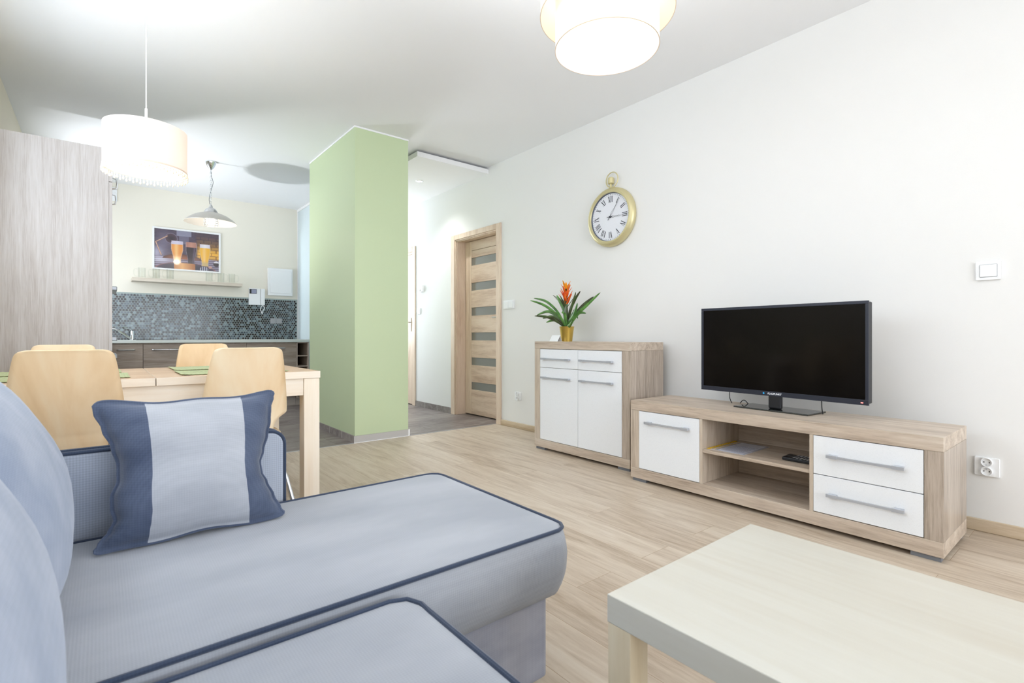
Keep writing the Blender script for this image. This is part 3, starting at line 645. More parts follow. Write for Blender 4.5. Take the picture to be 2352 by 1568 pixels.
prof = [(0.062, 2.190), (0.10, 2.178), (0.15, 2.157), (0.20, 2.124), (0.236, 2.090), (0.240, 2.086), (0.2385, 2.084), (0.198, 2.118), (0.148, 2.151), (0.10, 2.172), (0.062, 2.184)]
M['lampmetal'] = plain('grey_lamp_metal', (196, 191, 184), 0.4, metal=0.15)
build('lamp_shade', MB().lathe(prof, (LX, LY, 0), 56, cap=False), M['lampmetal'], e, smooth=True)
mb = MB()
for k in range(6): z = 2.165-k*0.021; mb.tube([(LX+0.064*math.cos(a*PI/16), LY+0.064*math.sin(a*PI/16), z) for a in range(32)], 0.0034, 6, closed=True)
for k in range(6): a = k*PI/3; mb.tube([(LX+0.064*math.cos(a), LY+0.064*math.sin(a), 2.185), (LX+0.064*math.cos(a), LY+0.064*math.sin(a), 2.056)], 0.0028, 6)
build('cage', mb, M['chrome'], e, smooth=True)
M['bulb_k'] = glow('kitchen_bulb', (255, 240, 214), 4)
build('bulb', MB().lathe([(0.012, 2.18), (0.020, 2.165), (0.040, 2.125), (0.044, 2.098), (0.034, 2.072), (0.012, 2.062)], (LX, LY, 0), 24), M['bulb_k'], e, smooth=True)

# fabric drum pendant with beads over the dining table
DX, DYY = 0.168, 3.00; R = 0.167; z0, z1 = 1.712, 1.910
e = thing('drum_pendant', 'white fabric drum pendant with hanging bead fringe over dining table', 'lamp', (DX, DYY, H))
build('canopy', MB().lathe([(0.05, H-0.0005), (0.05, H-0.02), (0.01, H-0.03)], (DX, DYY, 0), 24), M['white'], e, smooth=True)
build('cable', MB().tube([(DX, DYY, H-0.03), (DX, DYY, z1+0.10)], 0.0022, 6).tube([(DX, DYY, z1+0.10), (DX, DYY, z1-0.07)], 0.005, 8), M['trimw'], e, smooth=True)
sd = build('lamp_shade', MB().lathe([(R, z0), (R, z1)], (DX, DYY, 0), 72, cap=False), M['shade'], e, smooth=True)
build('shade_lining', MB().lathe([(R-0.003, z0+0.001), (R-0.003, z1-0.001)], (DX, DYY, 0), 72, cap=False), M['shade_in'], e, smooth=True)
M['tapeb'] = plain('beige_band', (236, 214, 196), 0.8)
build('trim_band', MB().lathe([(R+0.0008, z0-0.001), (R+0.0018, z0+0.003), (R+0.0008, z0+0.007)], (DX, DYY, 0), 72, cap=False), M['tapeb'], e, smooth=True)
mb = MB()
for k in range(3): a = k*2*PI/3+0.4; mb.tube([(DX, DYY, z1-0.06), (DX+(R-0.004)*math.cos(a), DYY+(R-0.004)*math.sin(a), z1-0.008)], 0.002, 6)
build('spider_frame', mb, M['trimw'], e)
build('bulb', MB().lathe([(0.012, z1-0.06), (0.020, z1-0.075), (0.030, z1-0.105), (0.024, z1-0.13), (0.006, z1-0.14)], (DX, DYY, 0), 20), M['bulb'], e, smooth=True)
def bead_mb(ln):
    b = MB(); b.tube([(0, 0, 0.004), (0, 0, -ln)], 0.0006, 4)
    b.lathe([(0.001, -0.002), (0.0034, -0.0055), (0.001, -0.009)], (0, 0, 0), 8)
    b.lathe([(0.001, -ln+0.010), (0.0040, -ln), (0.0034, -ln-0.004), (0.0008, -ln-0.007)], (0, 0, 0), 8)
    return b
bA = build('crystal_drop', bead_mb(0.021), M['crystal'], e, smooth=True, world=False)
bB = build('crystal_drop', bead_mb(0.014), M['crystal'], e, smooth=True, world=False)
nb = 72
for k in range(nb):
    a = 2*PI*k/nb; src = bA if k % 2 else bB
    c = src if k < 2 else src.copy()
    if k >= 2: COL.objects.link(c)
    c.location = ((R+0.001)*math.cos(a), (R+0.001)*math.sin(a), z0-0.003-H); c.parent = e
point('drum_pendant_light', (DX, DYY, 1.750), 0.5, (1.0, 0.98, 0.96), 0.03)
point('kitchen_pendant_light', (0.88, 6.02, 2.03), 1.2, (1.0, 0.93, 0.84), 0.04)

# double drum lamp near the middle of the living-room ceiling
BX, BY = 1.330, 1.128; ri, ro = 0.173, 0.224
e = thing('double_drum_lamp', 'white double drum ceiling lamp glowing at top centre of view', 'lamp', (BX, BY, H))
zi0, zi1, zo0, zo1 = 1.888, 2.13, 2.001, 2.26
build('inner_shade', MB().lathe([(ri, zi0), (ri, zi1)], (BX, BY, 0), 96, cap=False), M['shade2'], e, smooth=True)
build('outer_shade', MB().lathe([(ro, zo0), (ro, zo1)], (BX, BY, 0), 96, cap=False), M['shade2_out'], e, smooth=True)
M['rim'] = plain('cream_rim', (246, 226, 206), 0.7)
build('shade_rim', MB().lathe([(ri-0.001, zi0-0.0005), (ri+0.0015, zi0-0.0008), (ri+0.0015, zi0+0.0022)], (BX, BY, 0), 96, cap=False).lathe([(ro-0.001, zo0-0.0005), (ro+0.0015, zo0-0.0008), (ro+0.0015, zo0+0.0022)], (BX, BY, 0), 96, cap=False), M['rim'], e)
build('diffuser', MB().lathe([(ri-0.004, 2.030), (ri-0.004, 2.033)], (BX, BY, 0), 96), M['diff'], e)
build('stem', MB().tube([(BX, BY, 2.05), (BX, BY, H-0.03)], 0.008, 10), M['chrome'], e, smooth=True)
build('canopy', MB().lathe([(0.06, H-0.0005), (0.06, H-0.02), (0.02, H-0.035)], (BX, BY, 0), 28), M['chrome'], e, smooth=True)
point('double_drum_light', (BX, BY, 1.985), 0.25, (1.0, 0.93, 0.80), 0.05)
def up(name, loc, power, col, size=2.75, r=0.08):
    l = bpy.data.lights.new(name, 'SPOT'); l.energy = power; l.color = col; l.spot_size = size; l.spot_blend = 0.6; l.shadow_soft_size = r
    o = bpy.data.objects.new(name, l); COL.objects.link(o); o.location = loc; o.rotation_euler = (PI, 0, 0); return o
up('double_drum_ceiling_fill', (BX, BY, 2.25), 34,
    (0.95, 0.97, 1.0), 3.0)  # spot added near the shade top to brighten the living-room ceiling

up('drum_pendant_ceiling_fill', (DX, DYY, 1.90), 5, (0.93, 0.96, 1.0), 2.4)  # spot added in the shade to brighten the dining ceiling
# recessed spot in the hall board
SX, SY = 2.768, 5.045
e = thing('ceiling_spot', 'small round recessed spotlight in the hanging hall board', 'lamp', (SX, SY, 2.649))
build('bezel', MB().lathe([(0.024, 2.6485), (0.026, 2.645), (0.040, 2.6455), (0.043, 2.6485)], (SX, SY, 0), 32, cap=False), M['chrome'], e, smooth=True)
build('bulb', MB().lathe([(0.024, 2.6485), (0.024, 2.6470)], (SX, SY, 0), 24), M['spot'], e)
l = bpy.data.lights.new('hall_spot_light', 'SPOT'); l.energy = 16; l.color = (0.96, 0.97, 1.0); l.spot_size = 2.1; l.spot_blend = 0.9; l.shadow_soft_size = 0.03
o = bpy.data.objects.new('hall_spot_light', l); COL.objects.link(o); o.location = (SX, SY, 2.63)

# ------------------------------------------------------------------ clock
CX, CY, CZ = W, 2.655, 1.872; RO = 0.237; RD = 0.192
e = thing('wall_clock', 'gold pocket-watch style wall clock with white roman dial', 'clock', (W, CY, CZ-RO))
prof = [(RO-0.010, -0.001), (RO, -0.012), (RO, -0.028), (RO-0.004, -0.040), (RO-0.014, -0.052), (RO-0.026, -0.058), (RO-0.029, -0.0565), (RO-0.031, -0.058), (RO-0.040, -0.056), (RD+0.001, -0.048), (RD, -0.034)]
build('case', MB().lathe(prof, (W, CY, CZ), 96, 'x', cap=False), M['gold'], e, smooth=True, angle=50)
build('inner_ring', MB().lathe([(RD+0.0005, -0.047), (RD-0.004, -0.034), (RD-0.005, -0.033)], (W, CY, CZ), 96, 'x', cap=False), plain('blue_grey_ring', (92, 98, 112), 0.4), e, smooth=True)
dialx = W-0.034
build('dial', MB().lathe([(RD-0.003, 0.006), (RD-0.003, 0.0)], (dialx, CY, CZ), 96, 'x'), M['dial'], e)
def onface(r, t, dx=0.0):   # r outward, t tangential clockwise -> local 2D; angle set outside
    return r, t
def numeral(txt, ang):
    """roman numeral strokes reading outward, centre at radius 0.140; clockwise angle ang from 12"""
    mb = MB(); h = 0.050; cw = {'I': 0.0125, 'V': 0.024, 'X': 0.024}; tot = sum(cw[c] for c in txt); x = -tot/2
    ca_, sa = math.cos(ang), math.sin(ang)
    def P(tx, rz):   # tx to the right (clockwise), rz outward from centre; right on the face is -y
        yy = -(rz*sa+tx*ca_); zz = rz*ca_-tx*sa
        return (CY+yy, CZ+zz)
    def stroke(xa, ra, xb, rb, wd):
        d = Vector((xb-xa, rb-ra)).normalized(); n = Vector((-d.y, d.x))*wd/2
        q = [(xa+n.x, ra+n.y), (xb+n.x, rb+n.y), (xb-n.x, rb-n.y), (xa-n.x, ra-n.y)]
        mb.prism([P(*p) for p in q], 'x', dialx-0.0012, dialx-0.0002)
    r0, r1 = 0.118, 0.118+h
    for c in txt:
        wc = cw[c]; xm = x+wc/2
        if c == 'I':
            stroke(xm, r0, xm, r1, 0.0052)
        elif c == 'V':
            stroke(xm-wc*0.36, r1, xm+0.001, r0, 0.0054); stroke(xm+wc*0.36, r1, xm+0.001, r0, 0.0014)
        else:
            stroke(xm-wc*0.36, r1, xm+wc*0.36, r0, 0.0054); stroke(xm+wc*0.36, r1, xm-wc*0.36, r0, 0.0014)
        x += wc
    return mb
for k, t in enumerate(['XII', 'I', 'II', 'III', 'IV', 'V', 'VI', 'VII', 'VIII', 'IX', 'X', 'XI']):
    build('numeral', numeral(t, k*PI/6), M['ink'], e)
mb = MB()
for k in range(60):
    a = k*PI/30; big = k % 5 == 0; wd = 0.0026 if big else 0.0013; ra, rb = 0.1765, 0.1835 if big else 0.182
    q = []
    for t, r in ((-wd, rb), (wd, rb), (wd*0.5, ra), (-wd*0.5, ra)):
        q.append((CY-(r*math.sin(a)+t*math.cos(a)), CZ+r*math.cos(a)-t*math.sin(a)))
    mb.prism(q, 'x', dialx-0.0012, dialx-0.0002)
build('minute_track', mb, M['ink'], e)
def hand(name, ang, ln, wmx, xoff):
    mb = MB(); ca_, sa = math.cos(ang), math.sin(ang)
    def P(t, r): return (dialx-xoff, CY-(r*sa+t*ca_), CZ+r*ca_-t*sa)
    ol = [P(0, 0.006), P(wmx*0.5, 0.02), P(wmx, ln*0.22), P(wmx*0.35, ln*0.5), P(wmx*0.2, ln*0.72), P(wmx*0.75, ln*0.78), P(0, ln*0.86), P(-wmx*0.75, ln*0.78), P(-wmx*0.2, ln*0.72), P(-wmx*0.35, ln*0.5), P(-wmx, ln*0.22), P(-wmx*0.5, 0.02)]
    mb.tube(ol, 0.0009, 6, closed=True); mb.tube([P(0, -0.03), P(0, 0.02)], 0.002, 6); mb.tube([P(0, ln*0.85), P(0, ln)], 0.0011, 6)
    return build(name, mb, M['ink'], e, smooth=True)
hand('minute_hand', math.radians(37), 0.165, 0.006, 0.010); hand('hour_hand', math.radians(92.5), 0.118, 0.007, 0.007)
build('hub', MB().lathe([(0.0075, 0.0), (0.0075, -0.012), (0.004, -0.014)], (dialx, CY, CZ), 20, 'x'), M['ink'], e, smooth=True)
nx = W-0.028
build('neck', MB().lathe([(0.009, CZ+RO-0.006), (0.009, CZ+RO+0.040)], (nx, CY, 0), 20), M['gold'], e, smooth=True)
build('crown', MB().lathe([(0.020, CZ+RO+0.030), (0.025, CZ+RO+0.034), (0.025, CZ+RO+0.076), (0.021, CZ+RO+0.081)], (nx, CY, 0), 28), M['gold'], e, smooth=True)
mb = MB().tube([(nx-0.006, CY-0.016+0.060*math.cos(a*PI/24), CZ+RO+0.058+0.061*math.sin(a*PI/24)) for a in range(48)], 0.0045, 10, closed=True)
build('bow_ring', mb, M['gold'], e, smooth=True)

# ------------------------------------------------------------------ TV stand and sideboard
def bar_handle(parent, xf, y0, y1, z, t=0.006):
    mb = MB().box(xf-0.031, xf-0.023, y0, y1, z-t, z+t)
    for yy in (y0, y1-0.042): mb.box(xf-0.023, xf-0.0005, yy+0.004, yy+0.038, z-t, z+t)
    for yy in (y0-0.001, y1-0.043): mb.box(xf-0.032, xf-0.022, yy, yy+0.044, z-t-0.0015, z+t+0.0015)
    return build('handle', mb, M['silver'], parent, bevel=0.001, label='satin silver bar handle')
TX, TB = 2.625, 3.063; TY0, TY1 = 0.481, 2.027
e = thing('tv_stand', 'low oak-effect TV stand with white fronts and open niches', 'tv stand', (TX+0.2, (TY0+TY1)/2, 0))
build('top_panel', MB().box(TX, TB, TY0, TY1, 0.4475, 0.507), M['sonoma_y'], e, bevel=0.0015)
build('bottom_panel', MB().box(TX, TB, TY0, TY1, 0.020, 0.0825), M['sonoma_y'], e, bevel=0.0015)
build('side_panel', MB().box(TX+0.001, TB, TY0, TY0+0.063, 0.083, 0.447), M['sonoma_shaded'], e, bevel=0.001)
build('side_panel', MB().box(TX+0.001, TB, TY1-0.062, TY1, 0.083, 0.447), M['sonoma_z'], e, bevel=0.001)
build('divider', MB().box(TX+0.002, TB-0.02, 1.533, 1.550, 0.083, 0.447), M['sonoma_z'], e)
build('divider', MB().box(TX+0.002, TB-0.02, 0.962, 0.978, 0.083, 0.447), M['sonoma_z'], e)
build('back_panel', MB().box(TB-0.020, TB-0.004, TY0+0.063, TY1-0.062, 0.083, 0.447), M['sonoma_y'], e)
build('shelf', MB().box(TX+0.006, TB-0.021, 0.9785, 1.5325, 0.259, 0.277), M['sonoma_y'], e, bevel=0.001)
dr = build('door', MB().box(TX+0.002, TX+0.020, 1.5515, 1.9645, 0.086, 0.4445), M['lacq'], e, bevel=0.001); bar_handle(dr, TX+0.002, 1.610, 1.905, 0.380)
for z0, z1, hz in ((0.265, 0.4445, 0.360), (0.086, 0.2615, 0.180)):
    dr = build('drawer', MB().box(TX+0.002, TX+0.020, 0.546, 0.9605, z0, z1), M['lacq'], e, bevel=0.001); bar_handle(dr, TX+0.002, 0.605, 0.897, hz)
for yy in (TY0+0.01, TY1-0.11):
    for xx in (TX+0.01, TB-0.05): build('foot', MB().box(xx, xx+0.04, yy, yy+0.10, 0, 0.0195), M['foot'], e)
SXF, SXB = 2.758, 3.140; SY0, SY1 = 2.136, 3.099
e = thing('sideboard', 'oak-effect sideboard with white doors and two white drawers', 'sideboard', (SXF+0.2, (SY0+SY1)/2, 0))
build('top_panel', MB().box(SXF, SXB, SY0, SY1, 0.8145, 0.872), M['sonoma_y'], e, bevel=0.0015)
build('bottom_panel', MB().box(SXF, SXB, SY0, SY1, 0.020, 0.0825), M['sonoma_y'], e, bevel=0.0015)
build('side_panel', MB().box(SXF+0.001, SXB, SY0, SY0+0.068, 0.083, 0.814), M['sonoma_shaded'], e, bevel=0.001)
build('side_panel', MB().box(SXF+0.001, SXB, SY1-0.063, SY1, 0.083, 0.814), M['sonoma_z'], e, bevel=0.001)
build('back_panel', MB().box(SXB-0.02, SXB-0.004, SY0+0.068, SY1-0.063, 0.083, 0.814), M['sonoma_z'], e)
for y0, y1 in ((2.2065, 2.6145), (2.6175, 3.0345)):
    yc = (y0+y1)/2; h0, h1 = (2.275, 2.585) if y0 < 2.5 else (2.690, 3.000)
    dr = build('drawer', MB().box(SXF+0.002, SXF+0.020, y0, y1, 0.6655, 0.811), M['lacq'], e, bevel=0.001); bar_handle(dr, SXF+0.002, h0, h1, 0.735)
    dr = build('door', MB().box(SXF+0.002, SXF+0.020, y0, y1, 0.086, 0.6625), M['lacq'], e, bevel=0.001); bar_handle(dr, SXF+0.002, h0, h1, 0.585)
for yy in (SY0+0.01, SY1-0.11):
    for xx in (SXF+0.01, SXB-0.05): build('foot', MB().box(xx, xx+0.04, yy, yy+0.10, 0, 0.0195), M['foot'], e)

# things in the open niche
e = thing('plastic_folder', 'clear plastic sleeve with yellow punched strip on TV stand shelf', 'folder', (2.82, 1.43, 0.2775))
build('sheet', MB().box(2.672, 2.975, 1.318, 1.505, 0.2775, 0.2795), M['sheet'], e)
build('printed_page', MB().box(2.685, 2.96, 1.33, 1.47, 0.2797, 0.2801), plain('printed_page', (206, 208, 220), 0.3), e)
mb = MB()
rp = random.Random(5)
for k in range(14):
    yy = 1.34+k*0.009
    x = 2.70
    while x < 2.86:
        l_ = rp.uniform(0.012, 0.04); mb.box(x, x+l_, yy, yy+0.003, 0.28015, 0.2803); x += l_+0.006
build('printed_lines', mb, M['print'], e)
build('punched_strip', MB().box(2.668, 2.985, 1.512, 1.529, 0.2775, 0.2800), M['tape'], e)
build('punched_strip', MB().box(2.672, 2.975, 1.488, 1.492, 0.2796, 0.2802), M['tape'], e)
mb = MB()
for x in (2.73, 2.76, 2.81, 2.84, 2.89, 2.92): mb.lathe([(0.003, 0.28005), (0.003, 0.2803)], (x, 1.520, 0), 10)
build('punch_hole', mb, M['ink'], e)
def remote(rot, loc, label):
    e = thing('remote_control', label, 'remote', loc, rot, 'remote controls on the TV stand shelf')
    build('case', MB().box(-0.022, 0.022, -0.085, 0.085, 0, 0.018), M['black'], e, bevel=0.005, seg=3, world=False)
    mb = MB()
    for i in range(3):
        for j in range(7): mb.box(-0.016+i*0.0115, -0.007+i*0.0115, -0.072+j*0.0165, -0.063+j*0.0165, 0.0182, 0.0198)
    build('keys', mb, M['silver2'], e, world=False)
    return e
remote(0.0, (2.745, 1.060, 0.2775), 'black remote control with grey keys at the shelf front')
e2 = remote(0.0, (2.800, 1.062, 0.2775), 'black remote control with coloured keys behind the other remote')
for i, c in enumerate(((214, 40, 44), (40, 160, 80), (240, 200, 40))):
    build('coloured_key', MB().box(-0.016+i*0.0115, -0.007+i*0.0115, -0.083, -0.076, 0.0182, 0.0200), plain('key_%d' % i, c, 0.4), e2, world=False)

# ------------------------------------------------------------------ television
tvrot = math.atan2(2.905-2.83, 1.698-0.793)
e = thing('television', 'black flat-screen television standing on the low TV stand', 'television', (2.868, 1.2455, 0.5075), -tvrot)
# local frame: screen faces -x, y along the width, z up from the stand top
b0, b1 = 0.5845-0.5075, 1.085-0.5075; hw = 0.454
build('housing', MB().box(0.004, 0.050, -hw+0.004, hw-0.004, b0+0.006, b1-0.004).box(0.05, 0.075, -0.33, 0.33, b0+0.04, b1-0.08), M['black'], e, bevel=0.006, world=False)
iy, iz0, iz1 = hw-0.014, b0+0.026, b1-0.015
fr = MB().box(-0.006, 0.004, -hw, hw, b0, iz0).box(-0.006, 0.004, -hw, hw, iz1, b1).box(-0.006, 0.004, -hw, -iy, iz0, iz1).box(-0.006, 0.004, iy, hw, iz0, iz1)
build('bezel', fr, M['bezel'], e, bevel=0.0012, world=False)
build('screen', MB().box(-0.002, 0.003, -iy, iy, iz0, iz1), M['screen'], e, world=False)
build('neck', MB().box(-0.002, 0.03, -0.034, 0.034, 0.008, b0+0.02), M['black'], e, bevel=0.008, world=False)
mb = MB().box(-0.06, 0.135, -0.205, 0.205, 0.0, 0.008)
build('stand_base', mb, M['bglass'], e, bevel=0.002, world=False)
build('power_light', MB().box(-0.008, -0.0062, -hw+0.022, -hw+0.032, b0+0.009, b0+0.014), glow('red_led', (230, 20, 30), 0.9), e, world=False)
def text_mesh(name, s, size, mat, parent, loc, rot, extrude=0.0003, shear=0.2, bold=0.0):
    cu = bpy.data.curves.new(name, 'FONT'); cu.body = s; cu.size = size; cu.extrude = extrude; cu.shear = shear; cu.align_x = 'CENTER'; cu.align_y = 'CENTER'; cu.offset = bold
    t = bpy.data.objects.new('tmp', cu); COL.objects.link(t)
    dg = bpy.context.evaluated_depsgraph_get(); me = bpy.data.meshes.new_from_object(t.evaluated_get(dg)); bpy.data.objects.remove(t)
    o = bpy.data.objects.new(name, me); me.materials.clear(); me.materials.append(mat); COL.objects.link(o); o.parent = parent; o.location = loc; o.rotation_euler = rot
    return o
text_mesh('logo_lettering', 'BLAUPUNKT', 0.0135, plain('logo_white', (236, 240, 246), 0.4), e, (-0.0064, -0.004, b0+0.013), (PI/2, 0, -PI/2), bold=0.0004)
build('logo_dot', MB().lathe([(0.0052, 0), (0.0052, -0.0006)], (-0.0062, 0.056, b0+0.013), 20, 'x'), plain('logo_blue', (40, 160, 226), 0.4), e, world=False)
cb = MB().tube(catmull([(0.06, 0.30, b0+0.05), (0.055, 0.30, 0.04), (0.07, 0.295, 0.003)], 6), 0.0025, 6)
cb.tube(catmull([(0.10, 0.26, 0.003), (0.09, 0.24, 0.022), (0.085, 0.22, 0.025), (0.09, 0.20, 0.003)], 6), 0.0025, 6)
cb.tube(catmull([(0.06, -0.215, b0+0.05), (0.05, -0.222, 0.04), (0.055, -0.225, 0.003)], 6), 0.0025, 6)
cb.tube(catmull([(0.04, hw-0.005, b0+0.20), (0.04, hw+0.006, b0+0.17), (0.04, hw-0.004, b0+0.13)], 6), 0.003, 6)
build('cable', cb, M['black'], e, smooth=True, world=False)

# ------------------------------------------------------------------ plant and card on the sideboard
POTX, POTY, PZ = 2.93, 2.900, 0.8725
e = thing('flower_pot', 'small tapered gold pot on the sideboard holding the bromeliad', 'pot', (POTX, POTY, PZ))
build('pot', MB().lathe([(0.0, PZ), (0.044, PZ), (0.058, PZ+0.110), (0.061, PZ+0.119), (0.059, PZ+0.121), (0.055, PZ+0.112), (0.050, PZ+0.10), (0.0, PZ+0.10)], (POTX, POTY, 0), 40, cap=False), M['goldpot'], e, smooth=True, angle=60)
build('soil', MB().lathe([(0.052, PZ+0.098), (0.050, PZ+0.104), (0.0, PZ+0.108)], (POTX, POTY, 0), 24, cap=False), M['soil'], e)
pl = thing('bromeliad', 'orange-flowered bromeliad with arching green leaves in gold pot', 'plant', (POTX, POTY, PZ+0.10))
def leaf(pts, wmax, mat, name='leaf', twist=(0, 0, 1), pw=0.6):
    P = [Vector(p) for p in catmull(pts, 8)]; n = len(P); mb = MB(); vs = []
    for i, p in enumerate(P):
        t = i/(n-1); tg = (P[min(i+1, n-1)]-P[max(i-1, 0)]).normalized()
        s = tg.cross(Vector(twist)); s = s.normalized() if s.length > 0.05 else Vector((1, 0, 0))
        wd = wmax*((math.sin(PI*min(1, 0.12+t*0.88)))**pw); nrm = s.cross(tg)
        vs += [p-s*wd+nrm*wd*0.35, p, p+s*wd+nrm*wd*0.35]
    fs = []
    for i in range(n-1):
        for k in (0, 1): fs.append((3*i+k, 3*i+k+1, 3*i+k+4, 3*i+k+3))
    mb.add(vs, fs); o = build(name, mb, mat, pl, smooth=True, angle=180)
    md = o.modifiers.new('t', 'SOLIDIFY'); md.thickness = 0.0012; return o
z_ = PZ+0.10; c0 = (POTX, POTY, z_)
def L4(y, z, dx, mid, w_, mat, tw=(1, 0, 0.3)):
    """arching leaf from the pot to (POTX+dx, y, z) through a mid height"""
    leaf([(POTX+dx*0.05, POTY+(y-POTY)*0.06, z_+0.005), (POTX+dx*0.3, POTY+(y-POTY)*0.25, z_+mid*0.55), (POTX+dx*0.62, POTY+(y-POTY)*0.60, z_+mid), (POTX+dx, y, z)], w_, mat, twist=tw)
G, G2 = M['leaf'], M['leaf2']
L4(3.340, 1.250, 0.03, 0.235, 0.014, G); L4(3.285, 1.223, -0.06, 0.20, 0.014, G); L4(3.300, 1.098, 0.03, 0.150, 0.015, G)
L4(3.185, 1.085, -0.10, 0.10, 0.014, G2); L4(3.125, 1.030, -0.02, 0.075, 0.014, G); L4(2.570, 1.250, 0.03, 0.185, 0.014, G)
L4(2.700, 1.230, 0.10, 0.19, 0.015, G2); L4(2.745, 1.035, -0.10, 0.03, 0.015, G); L4(2.735, 1.175, -0.05, 0.10, 0.020, G)
L4(3.17, 1.270, 0.10, 0.24, 0.012, G2); L4(2.78, 1.265, -0.02, 0.20, 0.013, G2); L4(2.93, 1.115, -0.16, 0.12, 0.017, G); L4(2.99, 1.25, 0.05, 0.18, 0.016, G)
L4(3.06, 1.06, -0.12, 0.10, 0.014, G2); L4(2.86, 1.10, -0.10, 0.13, 0.018, G); L4(2.93, 1.06, 0.16, 0.15, 0.018, G); L4(2.80, 1.10, 0.12, 0.13, 0.016, G)
leaf([(POTX, POTY+0.02, z_), (POTX, POTY+0.04, z_+0.16), (POTX-0.01, POTY+0.085, z_+0.24), (POTX-0.01, POTY+0.11, z_+0.28)], 0.017, G, twist=(1, 0, 0))
leaf([(POTX, POTY-0.01, z_), (POTX, POTY-0.03, z_+0.14), (POTX+0.01, POTY-0.08, z_+0.24), (POTX+0.01, POTY-0.14, z_+0.30)], 0.015, G2, twist=(1, 0, 0))
build('stem', MB().tube([(POTX, POTY, z_), (POTX, POTY+0.006, z_+0.18), (POTX, POTY+0.01, z_+0.34)], 0.008, 8, rs=[0.02, 0.012, 0.008]), M['leaf2'], pl, smooth=True)
rb = random.Random(11)
for k in range(24):
    t = k/23; a = k*2.4; hz = z_+0.16+0.185*t; ln = 0.085*(1-0.55*t)+0.012; sp = 0.052*(1-0.5*t)
    mat = M['bract'] if k < 19 else M['bract2']
    if k < 4: mat = M['leaf2']
    dy, dx = math.cos(a), math.sin(a)
    leaf([(POTX, POTY+0.008, hz), (POTX+dx*sp*0.5, POTY+0.008+dy*sp*0.6, hz+ln*0.45), (POTX+dx*sp*1.2, POTY+0.008+dy*sp*1.4, hz+ln)], 0.011, mat, 'bract', twist=(dy, -dx, 0) if False else (dx, dy, 0), pw=0.7)
e = thing('place_card', 'small white folded card in front of the gold pot', 'card', (2.86, 2.955, PZ))
mb = MB().add([(2.835, 3.005, PZ), (2.835, 2.910, PZ), (2.862, 2.905, PZ+0.048), (2.862, 3.000, PZ+0.048), (2.885, 3.005, PZ), (2.885, 2.910, PZ)], [(0, 1, 2, 3), (3, 2, 5, 4)])
c = build('card', mb, M['white'], e); md = c.modifiers.new('t', 'SOLIDIFY'); md.thickness = 0.001; md.offset = 1
# ------------------------------------------------------------------ coffee table
e = thing('coffee_table', 'low square-legged pale birch coffee table in the right foreground', 'coffee table', (0.98, 0.15, 0))
QX0, QX1, QY0, QY1 = 0.709, 1.250, -0.300, 0.600
build('tabletop', MB().box(QX0, QX1, QY0, QY1, 0.400, 0.450), M['coffee'], e, bevel=0.0015)
for xx in (QX0+0.001, QX1-0.051):
    for yy in (QY0+0.001, QY1-0.051): build('leg', MB().box(xx, xx+0.05, yy, yy+0.05, 0, 0.3998), M['coffee_leg'], e, bevel=0.0015)

# ------------------------------------------------------------------ dining table
TX0, TX1, TYA, TYB, TZ = -0.535, 0.857, 2.585, 3.414, 0.740
e = thing('dining_table', 'birch dining table with split top between kitchen and sofa', 'table', (0.16, 3.0, 0))
M['tt'] = M['birch_x']
for a, b in ((TX0, 0.1765), (0.1795, TX1)):
    o = build('table_leaf', MB().box(a, b, TYA, TYB, TZ-0.034, TZ), [M['tt'], M['birch_ex']], e, bevel=0.001)
    for p in o.data.polygons: p.material_index = 0 if p.normal.z > 0.5 else 1
lg = 0.075
for xx in (TX0+0.003, TX1-lg-0.003):
    for yy in (TYA+0.004, TYB-lg-0.004): build('leg', MB().box(xx, xx+lg, yy, yy+lg, 0, TZ-0.035), M['birch_ez'], e, bevel=0.002)
build('apron', MB().box(TX0+lg+0.004, TX1-lg-0.004, TYA+0.012, TYA+0.032, TZ-0.118, TZ-0.035), M['birch_ex'], e, bevel=0.001)
build('apron', MB().box(TX0+lg+0.004, TX1-lg-0.004, TYB-0.032, TYB-0.012, TZ-0.118, TZ-0.035), M['birch_ex'], e, bevel=0.001)
build('apron', MB().box(TX1-0.032, TX1-0.012, TYA+lg+0.006, TYB-lg-0.006, TZ-0.118, TZ-0.035), M['birch_ex'], e, bevel=0.001)
build('apron', MB().box(TX0+0.012, TX0+0.032, TYA+lg+0.006, TYB-lg-0.006, TZ-0.118, TZ-0.035), M['birch_ex'], e, bevel=0.001)
for x0, x1, y0, y1, lb in ((0.275, 0.725, 2.655, 2.975, 'green woven placemat in front of the near right chair'), (0.285, 0.735, 3.04, 3.36, 'green woven placemat in front of the far right chair'),
                       (-0.355, 0.095, 2.665, 2.985, 'green woven placemat in front of the near left chair'), (-0.365, 0.075, 3.05, 3.36, 'green woven placemat in front of the far left chair')):
    def mf(u, v, x0=x0, x1=x1, y0=y0, y1=y1): return (x0+(x1-x0)*u, y0+(y1-y0)*v, TZ+0.0025+0.0012*math.sin(u*170)*0.5+0.003*max(0, 0.08-u)/0.08)
    o = build('placemat', MB().grid(mf, 60, 8), M['mat']); md = o.modifiers.new('t', 'SOLIDIFY'); md.thickness = 0.0015; md.offset = 1
    tag(o, lb, 'placemat', 'green placemats on the dining table')

